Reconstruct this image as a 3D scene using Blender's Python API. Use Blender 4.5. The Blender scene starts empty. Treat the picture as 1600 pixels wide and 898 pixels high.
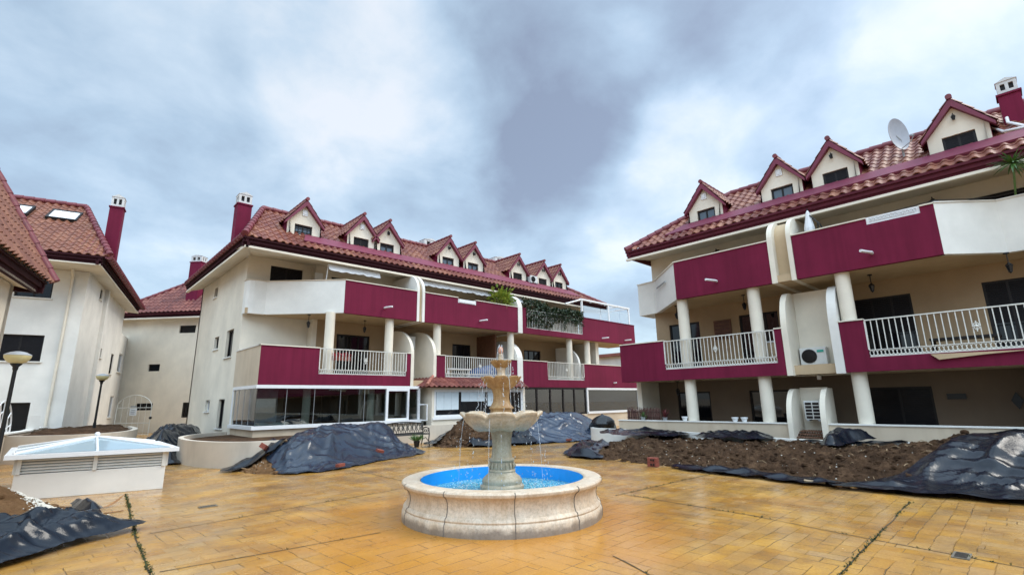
import bpy, bmesh, math, random
import numpy as np
from mathutils import Vector, noise
random.seed(7)
PI = math.pi
R = math.radians
scene = bpy.context.scene
COL = scene.collection

# ------------------------------------------------------------------ materials
def new_mat(name):
    m = bpy.data.materials.new(name); m.use_nodes = True
    nt = m.node_tree
    return m, nt, nt.nodes['Principled BSDF']

def N(nt, typ, **kw):
    n = nt.nodes.new(typ)
    for k, v in kw.items():
        if k.startswith('i_'):
            key = k[2:]
            key = int(key) if key.isdigit() else key.replace('_', ' ')
            n.inputs[key].default_value = v
        else:
            setattr(n, k, v)
    return n

def ramp(nt, stops):
    n = nt.nodes.new('ShaderNodeValToRGB')
    e = n.color_ramp.elements
    e[0].position, e[0].color = stops[0][0], (*stops[0][1], 1)
    e[1].position, e[1].color = stops[-1][0], (*stops[-1][1], 1)
    for p, c in stops[1:-1]:
        x = e.new(p); x.color = (*c, 1)
    return n

def lk(nt, a, b): nt.links.new(a, b)

def mix_rgb(nt, fac, a, b, blend='MIX'):
    n = nt.nodes.new('ShaderNodeMix'); n.data_type = 'RGBA'; n.blend_type = blend
    for i, v in ((0, fac), (6, a), (7, b)):
        if hasattr(v, 'links'): nt.links.new(v, n.inputs[i])
        elif isinstance(v, tuple): n.inputs[i].default_value = (*v, 1) if len(v) == 3 else v
        else: n.inputs[i].default_value = v
    return n.outputs[2]

def math_n(nt, op, a, b=None, clamp=False):
    n = nt.nodes.new('ShaderNodeMath'); n.operation = op; n.use_clamp = clamp
    for i, v in ((0, a), (1, b)):
        if v is None: continue
        if hasattr(v, 'links'): nt.links.new(v, n.inputs[i])
        else: n.inputs[i].default_value = v
    return n.outputs[0]

def coord(nt, scale=(1, 1, 1), rot=(0, 0, 0), kind='Object'):
    tc = N(nt, 'ShaderNodeTexCoord')
    mp = N(nt, 'ShaderNodeMapping')
    mp.inputs['Scale'].default_value = scale; mp.inputs['Rotation'].default_value = rot
    lk(nt, tc.outputs[kind], mp.inputs[0])
    return mp.outputs[0]

def noise_t(nt, vec, scale, detail=5, rough=.6, dist=0):
    n = N(nt, 'ShaderNodeTexNoise')
    n.inputs['Scale'].default_value = scale; n.inputs['Detail'].default_value = detail
    n.inputs['Roughness'].default_value = rough; n.inputs['Distortion'].default_value = dist
    if vec is not None: lk(nt, vec, n.inputs['Vector'])
    return n.outputs[0]

def bump(nt, b, h, strength=.3, dist=.02, prev=None):
    n = N(nt, 'ShaderNodeBump'); n.inputs['Strength'].default_value = strength
    n.inputs['Distance'].default_value = dist
    lk(nt, h, n.inputs['Height'])
    if prev is not None: lk(nt, prev, n.inputs['Normal'])
    if b is not None: lk(nt, n.outputs[0], b.inputs['Normal'])
    return n.outputs[0]

def plain(name, col, rough=.6, metal=0, var=.12, scale=6, bmp=0, bscale=60, spec=.5):
    m, nt, b = new_mat(name)
    v = coord(nt)
    f = noise_t(nt, v, scale, 6, .65)
    lo = tuple(max(0, c * (1 - var)) for c in col); hi = tuple(min(1, c * (1 + var)) for c in col)
    r = ramp(nt, [(.3, lo), (.7, hi)]); lk(nt, f, r.inputs[0])
    lk(nt, r.outputs[0], b.inputs['Base Color'])
    b.inputs['Roughness'].default_value = rough; b.inputs['Metallic'].default_value = metal
    b.inputs['Specular IOR Level'].default_value = spec
    if bmp: bump(nt, b, noise_t(nt, v, bscale, 4, .6), bmp, .01)
    return m

def stucco(name, col, stain=.18, stain_col=(.3, .2, .1), zs=.28, lo=.5, var=.14):
    m, nt, b = new_mat(name)
    v = coord(nt)
    vs = coord(nt, (1.1, 1.1, zs) if zs > .2 else (2.6, 2.6, zs))
    big = noise_t(nt, v, .7, 5, .6)
    r = ramp(nt, [(.3, tuple(c * (1 - var) for c in col)), (.7, tuple(min(1, c * 1.08) for c in col))]); lk(nt, big, r.inputs[0])
    st = noise_t(nt, vs, 2.2, 3, .6)
    sr = ramp(nt, [(lo, (0, 0, 0)), (.85, (1, 1, 1))]); lk(nt, st, sr.inputs[0])
    f = math_n(nt, 'MULTIPLY', sr.outputs[0], stain)
    c = mix_rgb(nt, f, r.outputs[0], tuple(c * .55 + s * .25 for c, s in zip(col, stain_col)))
    lk(nt, c, b.inputs['Base Color'])
    b.inputs['Roughness'].default_value = .85; b.inputs['Specular IOR Level'].default_value = .25
    h = noise_t(nt, v, 45, 5, .7)
    bump(nt, b, h, .25, .01)
    return m

M = {}
M['cream'] = stucco('cream_render', (.80, .725, .60), .10)
M['pale'] = stucco('pale_render', (.80, .77, .71), .10)
M['maroon'] = stucco('maroon_paint', (.170, .011, .040), .75, (.05, .0, .01), .14, .42, .22)
M['terrace'] = stucco('terrace_wall_render', (.62, .51, .38), .6, (.35, .18, .05))
M['bedwall'] = stucco('planter_render', (.64, .56, .46), .55, (.12, .1, .08))
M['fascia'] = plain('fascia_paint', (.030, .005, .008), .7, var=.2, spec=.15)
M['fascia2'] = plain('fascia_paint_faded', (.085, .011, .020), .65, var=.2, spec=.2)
M['flash'] = plain('maroon_flashing', (.17, .022, .05), .6, var=.18, scale=3)
M['capw'] = plain('weathered_white', (.60, .59, .57), .6, var=.15)
M['white'] = plain('white_paint', (.78, .78, .78), .4, var=.04)
M['alu'] = plain('white_aluminium', (.80, .80, .80), .32, var=.03)
M['railw'] = plain('railing_paint', (.70, .68, .62), .45, var=.08)
M['dark'] = plain('dark_brown_frame', (.012, .009, .009), .5, var=.2, spec=.3)
M['shutter'] = plain('dark_roller_shutter', (.009, .008, .010), .6, var=.2, spec=.2)
M['drain'] = plain('drain_metal', (.14, .12, .09), .6, var=.3)
M['iron'] = plain('black_iron', (.012, .012, .013), .4, var=.2, metal=.3)
M['wood'] = plain('brown_wood', (.12, .05, .025), .6, var=.3)
M['fabric'] = plain('white_fabric', (.74, .74, .75), .85, var=.05)
M['pvc'] = plain('white_pvc', (.78, .76, .76), .35, var=.04)
M['grey'] = plain('grey_plastic', (.35, .36, .37), .5, var=.1)
M['dish'] = plain('dish_grey', (.42, .43, .46), .5, var=.08)
M['teal'] = plain('teal_sticker', (.02, .35, .28), .4)
M['acw'] = plain('ac_casing', (.62, .62, .60), .4, var=.06)
M['blue'] = plain('blue_cover', (.03, .08, .22), .6, var=.3)
M['brick'] = plain('red_brick', (.22, .055, .035), .85, var=.35, scale=25, bmp=.4)
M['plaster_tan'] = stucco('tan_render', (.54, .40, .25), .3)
M['loggia'] = stucco('shaded_ochre_loggia_render', (.38, .27, .165), .3)  # ochre wall colour, darkened to deepen the shade inside the balconies
M['loggia_low'] = stucco('shaded_brown_loggia_render', (.19, .14, .10), .3)  # brown wall colour with the ground floor shade darkened into it
M['lampglass'] = plain('lamp_globe', (.62, .52, .26), .35, var=.1)
M['redplant'] = plain('red_leaves', (.14, .03, .03), .5, var=.5, scale=30)
M['reed'] = plain('reed_screen', (.10, .045, .035), .8, var=.4, scale=30)
M['moss'] = plain('moss', (.035, .055, .012), .9, var=.5, scale=30)
M['grout'] = plain('grey_grout', (.17, .145, .12), .9, var=.4, scale=12)
M['redflower'] = plain('red_flowers', (.40, .02, .03), .6, var=.3, scale=20)
M['joint'] = plain('joint_dirt', (.055, .035, .014), .9, var=.5, scale=8)
M['stack'] = plain('old_roof_tiles', (.20, .10, .06), .85, var=.5, scale=18)
M['twig'] = plain('pale_roots', (.30, .20, .11), .8, var=.3, scale=20)
M['pebble'] = plain('white_pebbles', (.62, .58, .50), .7, var=.3, scale=30)
M['leafdry'] = plain('dry_leaf', (.34, .16, .06), .7, var=.3, scale=20)
M['plasticbag'] = plain('black_plastic', (.01, .011, .013), .25, var=.2, bmp=.8, bscale=14)
M['pink'] = plain('pink_stone', (.55, .30, .22), .6, var=.15, scale=40, bmp=.5)
M['curtain'] = plain('grey_blue_curtain', (.55, .60, .66), .9, var=.15)
M['blind'] = plain('pale_blue_blind', (.62, .70, .74), .7, var=.04)
M['farwall'] = stucco('distant_wall', (.60, .58, .55))

def leaf_mat(name, a, b_):
    m, nt, b = new_mat(name)
    g = N(nt, 'ShaderNodeNewGeometry')
    r = ramp(nt, [(.0, a), (1, b_)]); lk(nt, g.outputs['Random Per Island'], r.inputs[0])
    lk(nt, r.outputs[0], b.inputs['Base Color']); b.inputs['Roughness'].default_value = .4
    return m
M['leafdark'] = leaf_mat('dark_leaves', (.010, .022, .008), (.035, .06, .02))
M['leaflime'] = leaf_mat('lime_leaves', (.10, .17, .02), (.38, .42, .06))
M['palm'] = leaf_mat('palm_fronds', (.03, .09, .02), (.12, .22, .05))

def glass_dark(name, col=(.006, .007, .010)):
    m, nt, b = new_mat(name)
    b.inputs['Base Color'].default_value = (*col, 1)
    b.inputs['Roughness'].default_value = .04
    b.inputs['Specular IOR Level'].default_value = .5
    v = coord(nt)
    bump(nt, b, noise_t(nt, v, 1.4, 2, .5), .04, .05)
    return m
M['pane'] = glass_dark('dark_window_glass')
M['pane2'] = glass_dark('sky_window_glass', (.10, .13, .16))

def glass_clear(name, tint=(.82, .88, .88), refl=1.0):
    m = bpy.data.materials.new(name); m.use_nodes = True; nt = m.node_tree
    nt.nodes.clear()
    out = N(nt, 'ShaderNodeOutputMaterial')
    t = N(nt, 'ShaderNodeBsdfTransparent'); t.inputs[0].default_value = (*tint, 1)
    g = N(nt, 'ShaderNodeBsdfGlossy'); g.inputs['Roughness'].default_value = .02
    lw = N(nt, 'ShaderNodeFresnel'); lw.inputs[0].default_value = 1.5
    f = math_n(nt, 'MULTIPLY', lw.outputs[0], 1.9 * refl, True)
    f = math_n(nt, 'ADD', f, .03)
    mx = N(nt, 'ShaderNodeMixShader'); lk(nt, f, mx.inputs[0])
    lk(nt, t.outputs[0], mx.inputs[1]); lk(nt, g.outputs[0], mx.inputs[2])
    lk(nt, mx.outputs[0], out.inputs[0])
    return m
M['glass'] = glass_clear('terrace_glass', (.72, .78, .78))
def frosted(name, col, rough, trans):
    m, nt, b = new_mat(name)
    b.inputs['Base Color'].default_value = (*col, 1); b.inputs['Roughness'].default_value = rough; b.inputs['Specular IOR Level'].default_value = 1
    t = N(nt, 'ShaderNodeBsdfTransparent'); mx = N(nt, 'ShaderNodeMixShader'); mx.inputs[0].default_value = trans
    lk(nt, b.outputs[0], mx.inputs[1]); lk(nt, t.outputs[0], mx.inputs[2]); lk(nt, mx.outputs[0], nt.nodes['Material Output'].inputs[0])
    return m
M['skyglass'] = frosted('skylight_glass', (.40, .52, .58), .07, .12)
M['mistglass'] = frosted('balcony_glass', (.55, .66, .74), .12, .45)

def tile_mat(name, cols, hue_dark):
    m, nt, b = new_mat(name)
    uv = N(nt, 'ShaderNodeUVMap')
    fl = N(nt, 'ShaderNodeVectorMath', operation='FLOOR'); lk(nt, uv.outputs[0], fl.inputs[0])
    wn = N(nt, 'ShaderNodeTexWhiteNoise', noise_dimensions='2D'); lk(nt, fl.outputs[0], wn.inputs['Vector'])
    r = ramp(nt, cols); lk(nt, wn.outputs[0], r.inputs[0])
    v = coord(nt)
    n1 = noise_t(nt, v, 1.3, 6, .7)
    rr = ramp(nt, [(.42, (0, 0, 0)), (.7, (1, 1, 1))]); lk(nt, n1, rr.inputs[0])
    c = mix_rgb(nt, math_n(nt, 'MULTIPLY', rr.outputs[0], .6), r.outputs[0], hue_dark)
    n2 = noise_t(nt, v, 16, 6, .75)
    r2 = ramp(nt, [(.35, (.72, .72, .72)), (.7, (1.12, 1.10, 1.08))]); lk(nt, n2, r2.inputs[0])
    c = mix_rgb(nt, 1.0, c, r2.outputs[0], 'MULTIPLY')
    lk(nt, c, b.inputs['Base Color'])
    b.inputs['Roughness'].default_value = .55
    bump(nt, b, n2, .25, .01)
    return m
M['tile'] = tile_mat('clay_tiles', [(0, (.165, .036, .022)), (.4, (.205, .052, .028)), (.75, (.245, .072, .036)), (1, (.31, .115, .058))], (.13, .028, .020))
M['tile2'] = tile_mat('brown_clay_tiles', [(0, (.18, .058, .030)), (.5, (.235, .082, .042)), (1, (.29, .115, .06))], (.14, .038, .024))
M['tile3'] = tile_mat('dark_red_tiles', [(0, (.13, .03, .025)), (.5, (.20, .05, .035)), (1, (.26, .085, .06))], (.10, .022, .02))
M['ridge'] = plain('maroon_ridge_tiles', (.165, .026, .034), .55, var=.3, scale=5)
M['ridgecl'] = plain('clay_ridge_tiles', (.36, .14, .10), .55, var=.3, scale=5)

# fountain stone
def stone(name, col, warm, amt, scale=1.0):
    m, nt, b = new_mat(name)
    v = coord(nt); vs = coord(nt, (5, 5, .8))
    n = noise_t(nt, v, 6 * scale, 7, .7)
    r = ramp(nt, [(.3, tuple(c * .8 for c in col)), (.7, tuple(min(1, c * 1.12) for c in col))]); lk(nt, n, r.inputs[0])
    s = noise_t(nt, vs, 1.6 * scale, 7, .7)
    sr = ramp(nt, [(.5 - amt * .25, (0, 0, 0)), (.82 - amt * .25, (1, 1, 1))]); lk(nt, s, sr.inputs[0])
    c = mix_rgb(nt, math_n(nt, 'MULTIPLY', sr.outputs[0], .55 + amt * .4), r.outputs[0], warm)
    d = noise_t(nt, v, 30, 5, .8)
    dr = ramp(nt, [(.38, (.55, .52, .48)), (.55, (1, 1, 1))]); lk(nt, d, dr.inputs[0])
    c = mix_rgb(nt, .55, c, dr.outputs[0], 'MULTIPLY')
    # grime band with its own ragged edge along the foot of the basin
    lk(nt, c, b.inputs['Base Color'])
    b.inputs['Roughness'].default_value = .5
    bump(nt, b, d, .35, .008)
    return m, nt, b, c
M['stone'] = stone('cast_stone', (.62, .50, .36), (.42, .27, .13), .45)[0]
M['stonewarm'] = stone('ochre_stained_stone', (.48, .32, .15), (.27, .13, .04), .7)[0]
M['stonegrey'] = stone('wet_grey_stone', (.45, .39, .285), (.28, .22, .12), .45)[0]
def basin_mat():
    m, nt, b, c = stone('basin_stone', (.68, .56, .43), (.48, .32, .18), .35)
    tc = N(nt, 'ShaderNodeTexCoord'); sx = N(nt, 'ShaderNodeSeparateXYZ'); lk(nt, tc.outputs['Object'], sx.inputs[0])
    e = noise_t(nt, tc.outputs['Object'], 5, 6, .7)
    h = math_n(nt, 'ADD', sx.outputs[2], math_n(nt, 'MULTIPLY', e, -.22))
    g = ramp(nt, [(.0, (1, 1, 1)), (.06, (0, 0, 0))]); lk(nt, math_n(nt, 'ADD', h, .05), g.inputs[0])
    c2 = mix_rgb(nt, math_n(nt, 'MULTIPLY', g.outputs[0], .7), c, (.11, .085, .07))
    lk(nt, c2, b.inputs['Base Color'])
    return m
M['basin'] = basin_mat()
M['poolblue'] = plain('pool_blue_paint', (.012, .33, .86), .35, var=.08, scale=3)

def water_mat():
    m, nt, b = new_mat('fountain_water')
    b.inputs['Base Color'].default_value = (.05, .30, .42, 1)
    b.inputs['Roughness'].default_value = .04
    b.inputs['Specular IOR Level'].default_value = .8
    v = coord(nt)
    h1 = noise_t(nt, v, 22, 3, .6, .6)
    w = N(nt, 'ShaderNodeTexVoronoi', feature='SMOOTH_F1'); w.inputs['Scale'].default_value = 20; lk(nt, v, w.inputs['Vector'])
    hh = math_n(nt, 'ADD', h1, math_n(nt, 'MULTIPLY', w.outputs[0], .6))
    bump(nt, b, hh, 1.0, .05)
    f = ramp(nt, [(.46, (.04, .30, .42)), (.57, (.14, .46, .56)), (.68, (.70, .84, .88))])
    lk(nt, noise_t(nt, v, 26, 4, .65, .8), f.inputs[0])
    lk(nt, f.outputs[0], b.inputs['Base Color'])
    return m
M['water'] = water_mat()
def drop_mat():
    m, nt, b = new_mat('water_drops')
    b.inputs['Base Color'].default_value = (.80, .84, .88, 1)
    b.inputs['Roughness'].default_value = .08
    b.inputs['Transmission Weight'].default_value = .45
    b.inputs['IOR'].default_value = 1.33
    return m
M['drops'] = drop_mat()

def tarp_mat(name='black_plastic_sheet', k=1.0, sp=.34):
    m, nt, b = new_mat(name)
    v = coord(nt)
    n = noise_t(nt, v, 1.6, 7, .72)
    r = ramp(nt, [(.3, (.003 * k, .005 * k, .009 * k)), (.62, (.006 * k, .010 * k, .018 * k)), (.80, (.026 * k, .026 * k, .027 * k))]); lk(nt, n, r.inputs[0])
    lk(nt, r.outputs[0], b.inputs['Base Color'])
    rr = ramp(nt, [(.35, (.15,) * 3), (.68, (.24,) * 3)]); lk(nt, noise_t(nt, v, 5, 6, .7), rr.inputs[0])
    lk(nt, rr.outputs[0], b.inputs['Roughness'])
    b.inputs['Specular IOR Level'].default_value = sp
    h = math_n(nt, 'ADD', noise_t(nt, v, 6, 5, .6, 1.0), math_n(nt, 'MULTIPLY', noise_t(nt, v, 22, 4, .6, 1.5), .35))
    bump(nt, b, h, .13, .03)
    return m
M['tarp'] = tarp_mat()
M['tarpmid'] = tarp_mat('dusty_plastic_sheet', 2.6, .6)
M['tarpgrey'] = tarp_mat('grey_plastic_sheet', 4.5, .8)

def soil_mat(name, a, b_, c_):
    m, nt, b = new_mat(name)
    v = coord(nt)
    n = noise_t(nt, v, 3.2, 10, .78)
    r = ramp(nt, [(.32, a), (.52, b_), (.72, c_)]); lk(nt, n, r.inputs[0])
    sp = noise_t(nt, v, 38, 4, .7)
    sr = ramp(nt, [(.64, (0, 0, 0)), (.72, (1, 1, 1))]); lk(nt, sp, sr.inputs[0])
    c = mix_rgb(nt, math_n(nt, 'MULTIPLY', sr.outputs[0], .6), r.outputs[0], (.20, .13, .075))
    lk(nt, c, b.inputs['Base Color']); b.inputs['Roughness'].default_value = .95
    b.inputs['Specular IOR Level'].default_value = .15
    p = bump(nt, None, noise_t(nt, v, 14, 8, .75), 1.0, .08)
    bump(nt, b, noise_t(nt, v, 50, 5, .7), .8, .03, p)
    return m
M['soil'] = soil_mat('dark_soil', (.030, .016, .009), (.10, .054, .029), (.24, .14, .078))
M['soil2'] = soil_mat('sandy_soil', (.13, .065, .025), (.24, .13, .06), (.33, .20, .10))

def paving_mat():
    m, nt, b = new_mat('stamped_ochre_paving')
    tc = N(nt, 'ShaderNodeTexCoord'); P = tc.outputs['Object']
    wn = N(nt, 'ShaderNodeTexNoise'); wn.inputs['Scale'].default_value = 2.2; wn.inputs['Detail'].default_value = 4
    lk(nt, P, wn.inputs['Vector'])
    wv = N(nt, 'ShaderNodeVectorMath', operation='MULTIPLY_ADD')
    lk(nt, wn.outputs['Color'], wv.inputs[0]); wv.inputs[1].default_value = (.07, .07, 0); lk(nt, P, wv.inputs[2])
    def bricks(rot, w, h, off=(0, 0, 0)):
        mp = N(nt, 'ShaderNodeMapping'); mp.inputs['Rotation'].default_value = (0, 0, rot); mp.inputs['Location'].default_value = off
        lk(nt, wv.outputs[0], mp.inputs[0])
        br = N(nt, 'ShaderNodeTexBrick'); br.offset = .5; br.squash = 1.25; br.squash_frequency = 3
        br.inputs['Scale'].default_value = 1; br.inputs['Mortar Size'].default_value = .007
        br.inputs['Mortar Smooth'].default_value = .6; br.inputs['Brick Width'].default_value = w; br.inputs['Row Height'].default_value = h
        br.inputs['Bias'].default_value = 0
        br.inputs['Color1'].default_value = (0, 0, 0, 1); br.inputs['Color2'].default_value = (1, 1, 1, 1); br.inputs['Mortar'].default_value = (.5, .5, .5, 1)
        lk(nt, mp.outputs[0], br.inputs['Vector'])
        return br
    sx = N(nt, 'ShaderNodeSeparateXYZ'); lk(nt, wv.outputs[0], sx.inputs[0])
    def ashlar(rot, w, h, off):
        # stones laid in square blocks, each block turned one way or the other
        A = bricks(rot, w, h, off); Bq = bricks(rot + PI / 2, w, h, off)
        mp = N(nt, 'ShaderNodeMapping'); mp.inputs['Rotation'].default_value = (0, 0, rot); mp.inputs['Location'].default_value = off; mp.inputs['Scale'].default_value = (1 / (2 * w),) * 3
        lk(nt, wv.outputs[0], mp.inputs[0])
        fl = N(nt, 'ShaderNodeVectorMath', operation='FLOOR'); lk(nt, mp.outputs[0], fl.inputs[0])
        wn_ = N(nt, 'ShaderNodeTexWhiteNoise', noise_dimensions='2D'); lk(nt, fl.outputs[0], wn_.inputs['Vector'])
        sel = math_n(nt, 'GREATER_THAN', wn_.outputs[0], .62)
        f = N(nt, 'ShaderNodeMix'); f.data_type = 'FLOAT'; lk(nt, sel, f.inputs[0]); lk(nt, A.outputs['Fac'], f.inputs[2]); lk(nt, Bq.outputs['Fac'], f.inputs[3])
        return mix_rgb(nt, sel, A.outputs[0], Bq.outputs[0]), f.outputs[0]
    cR, fR = ashlar(R(-1), .36, .18, (0, 0, 0)); cL, fL = ashlar(R(-3), .42, .21, (.2, .1, 0))
    line = math_n(nt, 'ADD', math_n(nt, 'MULTIPLY', sx.outputs[0], .80), math_n(nt, 'MULTIPLY', sx.outputs[1], -.60))
    mR = math_n(nt, 'GREATER_THAN', line, 1.32)
    bcol = mix_rgb(nt, mR, cL, cR)
    bfac = N(nt, 'ShaderNodeMix'); bfac.data_type = 'FLOAT'
    lk(nt, mR, bfac.inputs[0]); lk(nt, fL, bfac.inputs[2]); lk(nt, fR, bfac.inputs[3])
    brk = ramp(nt, [(.42, (.12,) * 3), (.56, (1, 1, 1))]); lk(nt, noise_t(nt, P, 2.6, 4, .65), brk.inputs[0])
    fac = math_n(nt, 'MULTIPLY', bfac.outputs[0], brk.outputs[0])
    # worn places where the stamp has faded
    fade = ramp(nt, [(.40, (0, 0, 0)), (.58, (1, 1, 1))]); lk(nt, noise_t(nt, P, .55, 4, .6), fade.inputs[0])
    mort = math_n(nt, 'MULTIPLY', fac, math_n(nt, 'ADD', math_n(nt, 'MULTIPLY', fade.outputs[0], .72), .30))
    n1 = noise_t(nt, P, .9, 8, .68)
    base = ramp(nt, [(.28, (.21, .092, .020)), (.42, (.41, .190, .034)), (.56, (.56, .295, .058)), (.74, (.66, .41, .14))])
    tone = math_n(nt, 'ADD', math_n(nt, 'MULTIPLY', n1, .80), math_n(nt, 'MULTIPLY', bcol, .22))
    lk(nt, tone, base.inputs[0])
    n3 = ramp(nt, [(.42, (0, 0, 0)), (.64, (1, 1, 1))]); lk(nt, noise_t(nt, P, 1.7, 7, .72), n3.inputs[0])
    c = mix_rgb(nt, math_n(nt, 'MULTIPLY', n3.outputs[0], .65), base.outputs[0], (.235, .135, .065))
    tb = ramp(nt, [(.55, (0, 0, 0)), (.95, (1, 1, 1))]); lk(nt, bcol, tb.inputs[0])
    c = mix_rgb(nt, math_n(nt, 'MULTIPLY', tb.outputs[0], .40), c, (.34, .215, .13))
    tb2 = ramp(nt, [(.05, (1, 1, 1)), (.35, (0, 0, 0))]); lk(nt, bcol, tb2.inputs[0])
    c = mix_rgb(nt, math_n(nt, 'MULTIPLY', tb2.outputs[0], .30), c, (.70, .47, .20))
    # orange rust stain round the fountain
    vm = N(nt, 'ShaderNodeVectorMath', operation='DISTANCE'); lk(nt, wv.outputs[0], vm.inputs[0]); vm.inputs[1].default_value = (4.55, 5.5, 0)
    dn = math_n(nt, 'ADD', vm.outputs['Value'], math_n(nt, 'MULTIPLY', noise_t(nt, P, 1.1, 5, .6), 2.6))
    st = ramp(nt, [(.0, (1, 1, 1)), (.55, (.9, .9, .9)), (1, (0, 0, 0))]); lk(nt, math_n(nt, 'MULTIPLY', math_n(nt, 'ADD', dn, -2.2), .5), st.inputs[0])
    c = mix_rgb(nt, math_n(nt, 'MULTIPLY', st.outputs[0], .72), c, (.52, .21, .016))
    c = mix_rgb(nt, math_n(nt, 'MULTIPLY', mort, .85), c, (.10, .058, .022))
    g = noise_t(nt, P, 45, 5, .75)
    gr = ramp(nt, [(.3, (.78, .76, .72)), (.7, (1.1, 1.1, 1.1))]); lk(nt, g, gr.inputs[0])
    c = mix_rgb(nt, 1, c, gr.outputs[0], 'MULTIPLY')
    lk(nt, c, b.inputs['Base Color'])
    wet = ramp(nt, [(.40, (.10,) * 3), (.52, (.24,) * 3), (.68, (.46,) * 3)]); lk(nt, noise_t(nt, P, .8, 5, .62), wet.inputs[0])
    vw = N(nt, 'ShaderNodeVectorMath', operation='DISTANCE'); lk(nt, P, vw.inputs[0]); vw.inputs[1].default_value = (6.3, 3.5, 0)
    wm = ramp(nt, [(.25, (1, 1, 1)), (.75, (0, 0, 0))]); lk(nt, math_n(nt, 'ADD', math_n(nt, 'MULTIPLY', vw.outputs['Value'], .30), math_n(nt, 'ADD', math_n(nt, 'MULTIPLY', noise_t(nt, P, 2.4, 5, .65), .9), -.45)), wm.inputs[0])
    rgh = N(nt, 'ShaderNodeMix'); rgh.data_type = 'FLOAT'; lk(nt, wm.outputs[0], rgh.inputs[0]); lk(nt, wet.outputs[0], rgh.inputs[2]); rgh.inputs[3].default_value = .07
    lk(nt, rgh.outputs[0], b.inputs['Roughness'])
    hgt = math_n(nt, 'ADD', math_n(nt, 'MULTIPLY', mort, -1), math_n(nt, 'MULTIPLY', noise_t(nt, P, 7, 6, .65), .5))
    bump(nt, b, hgt, .55, .018)
    return m
M['paving'] = paving_mat()
M['earth'] = plain('bare_earth', (.16, .11, .06), .95, var=.4, scale=1.5, bmp=.4)

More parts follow.
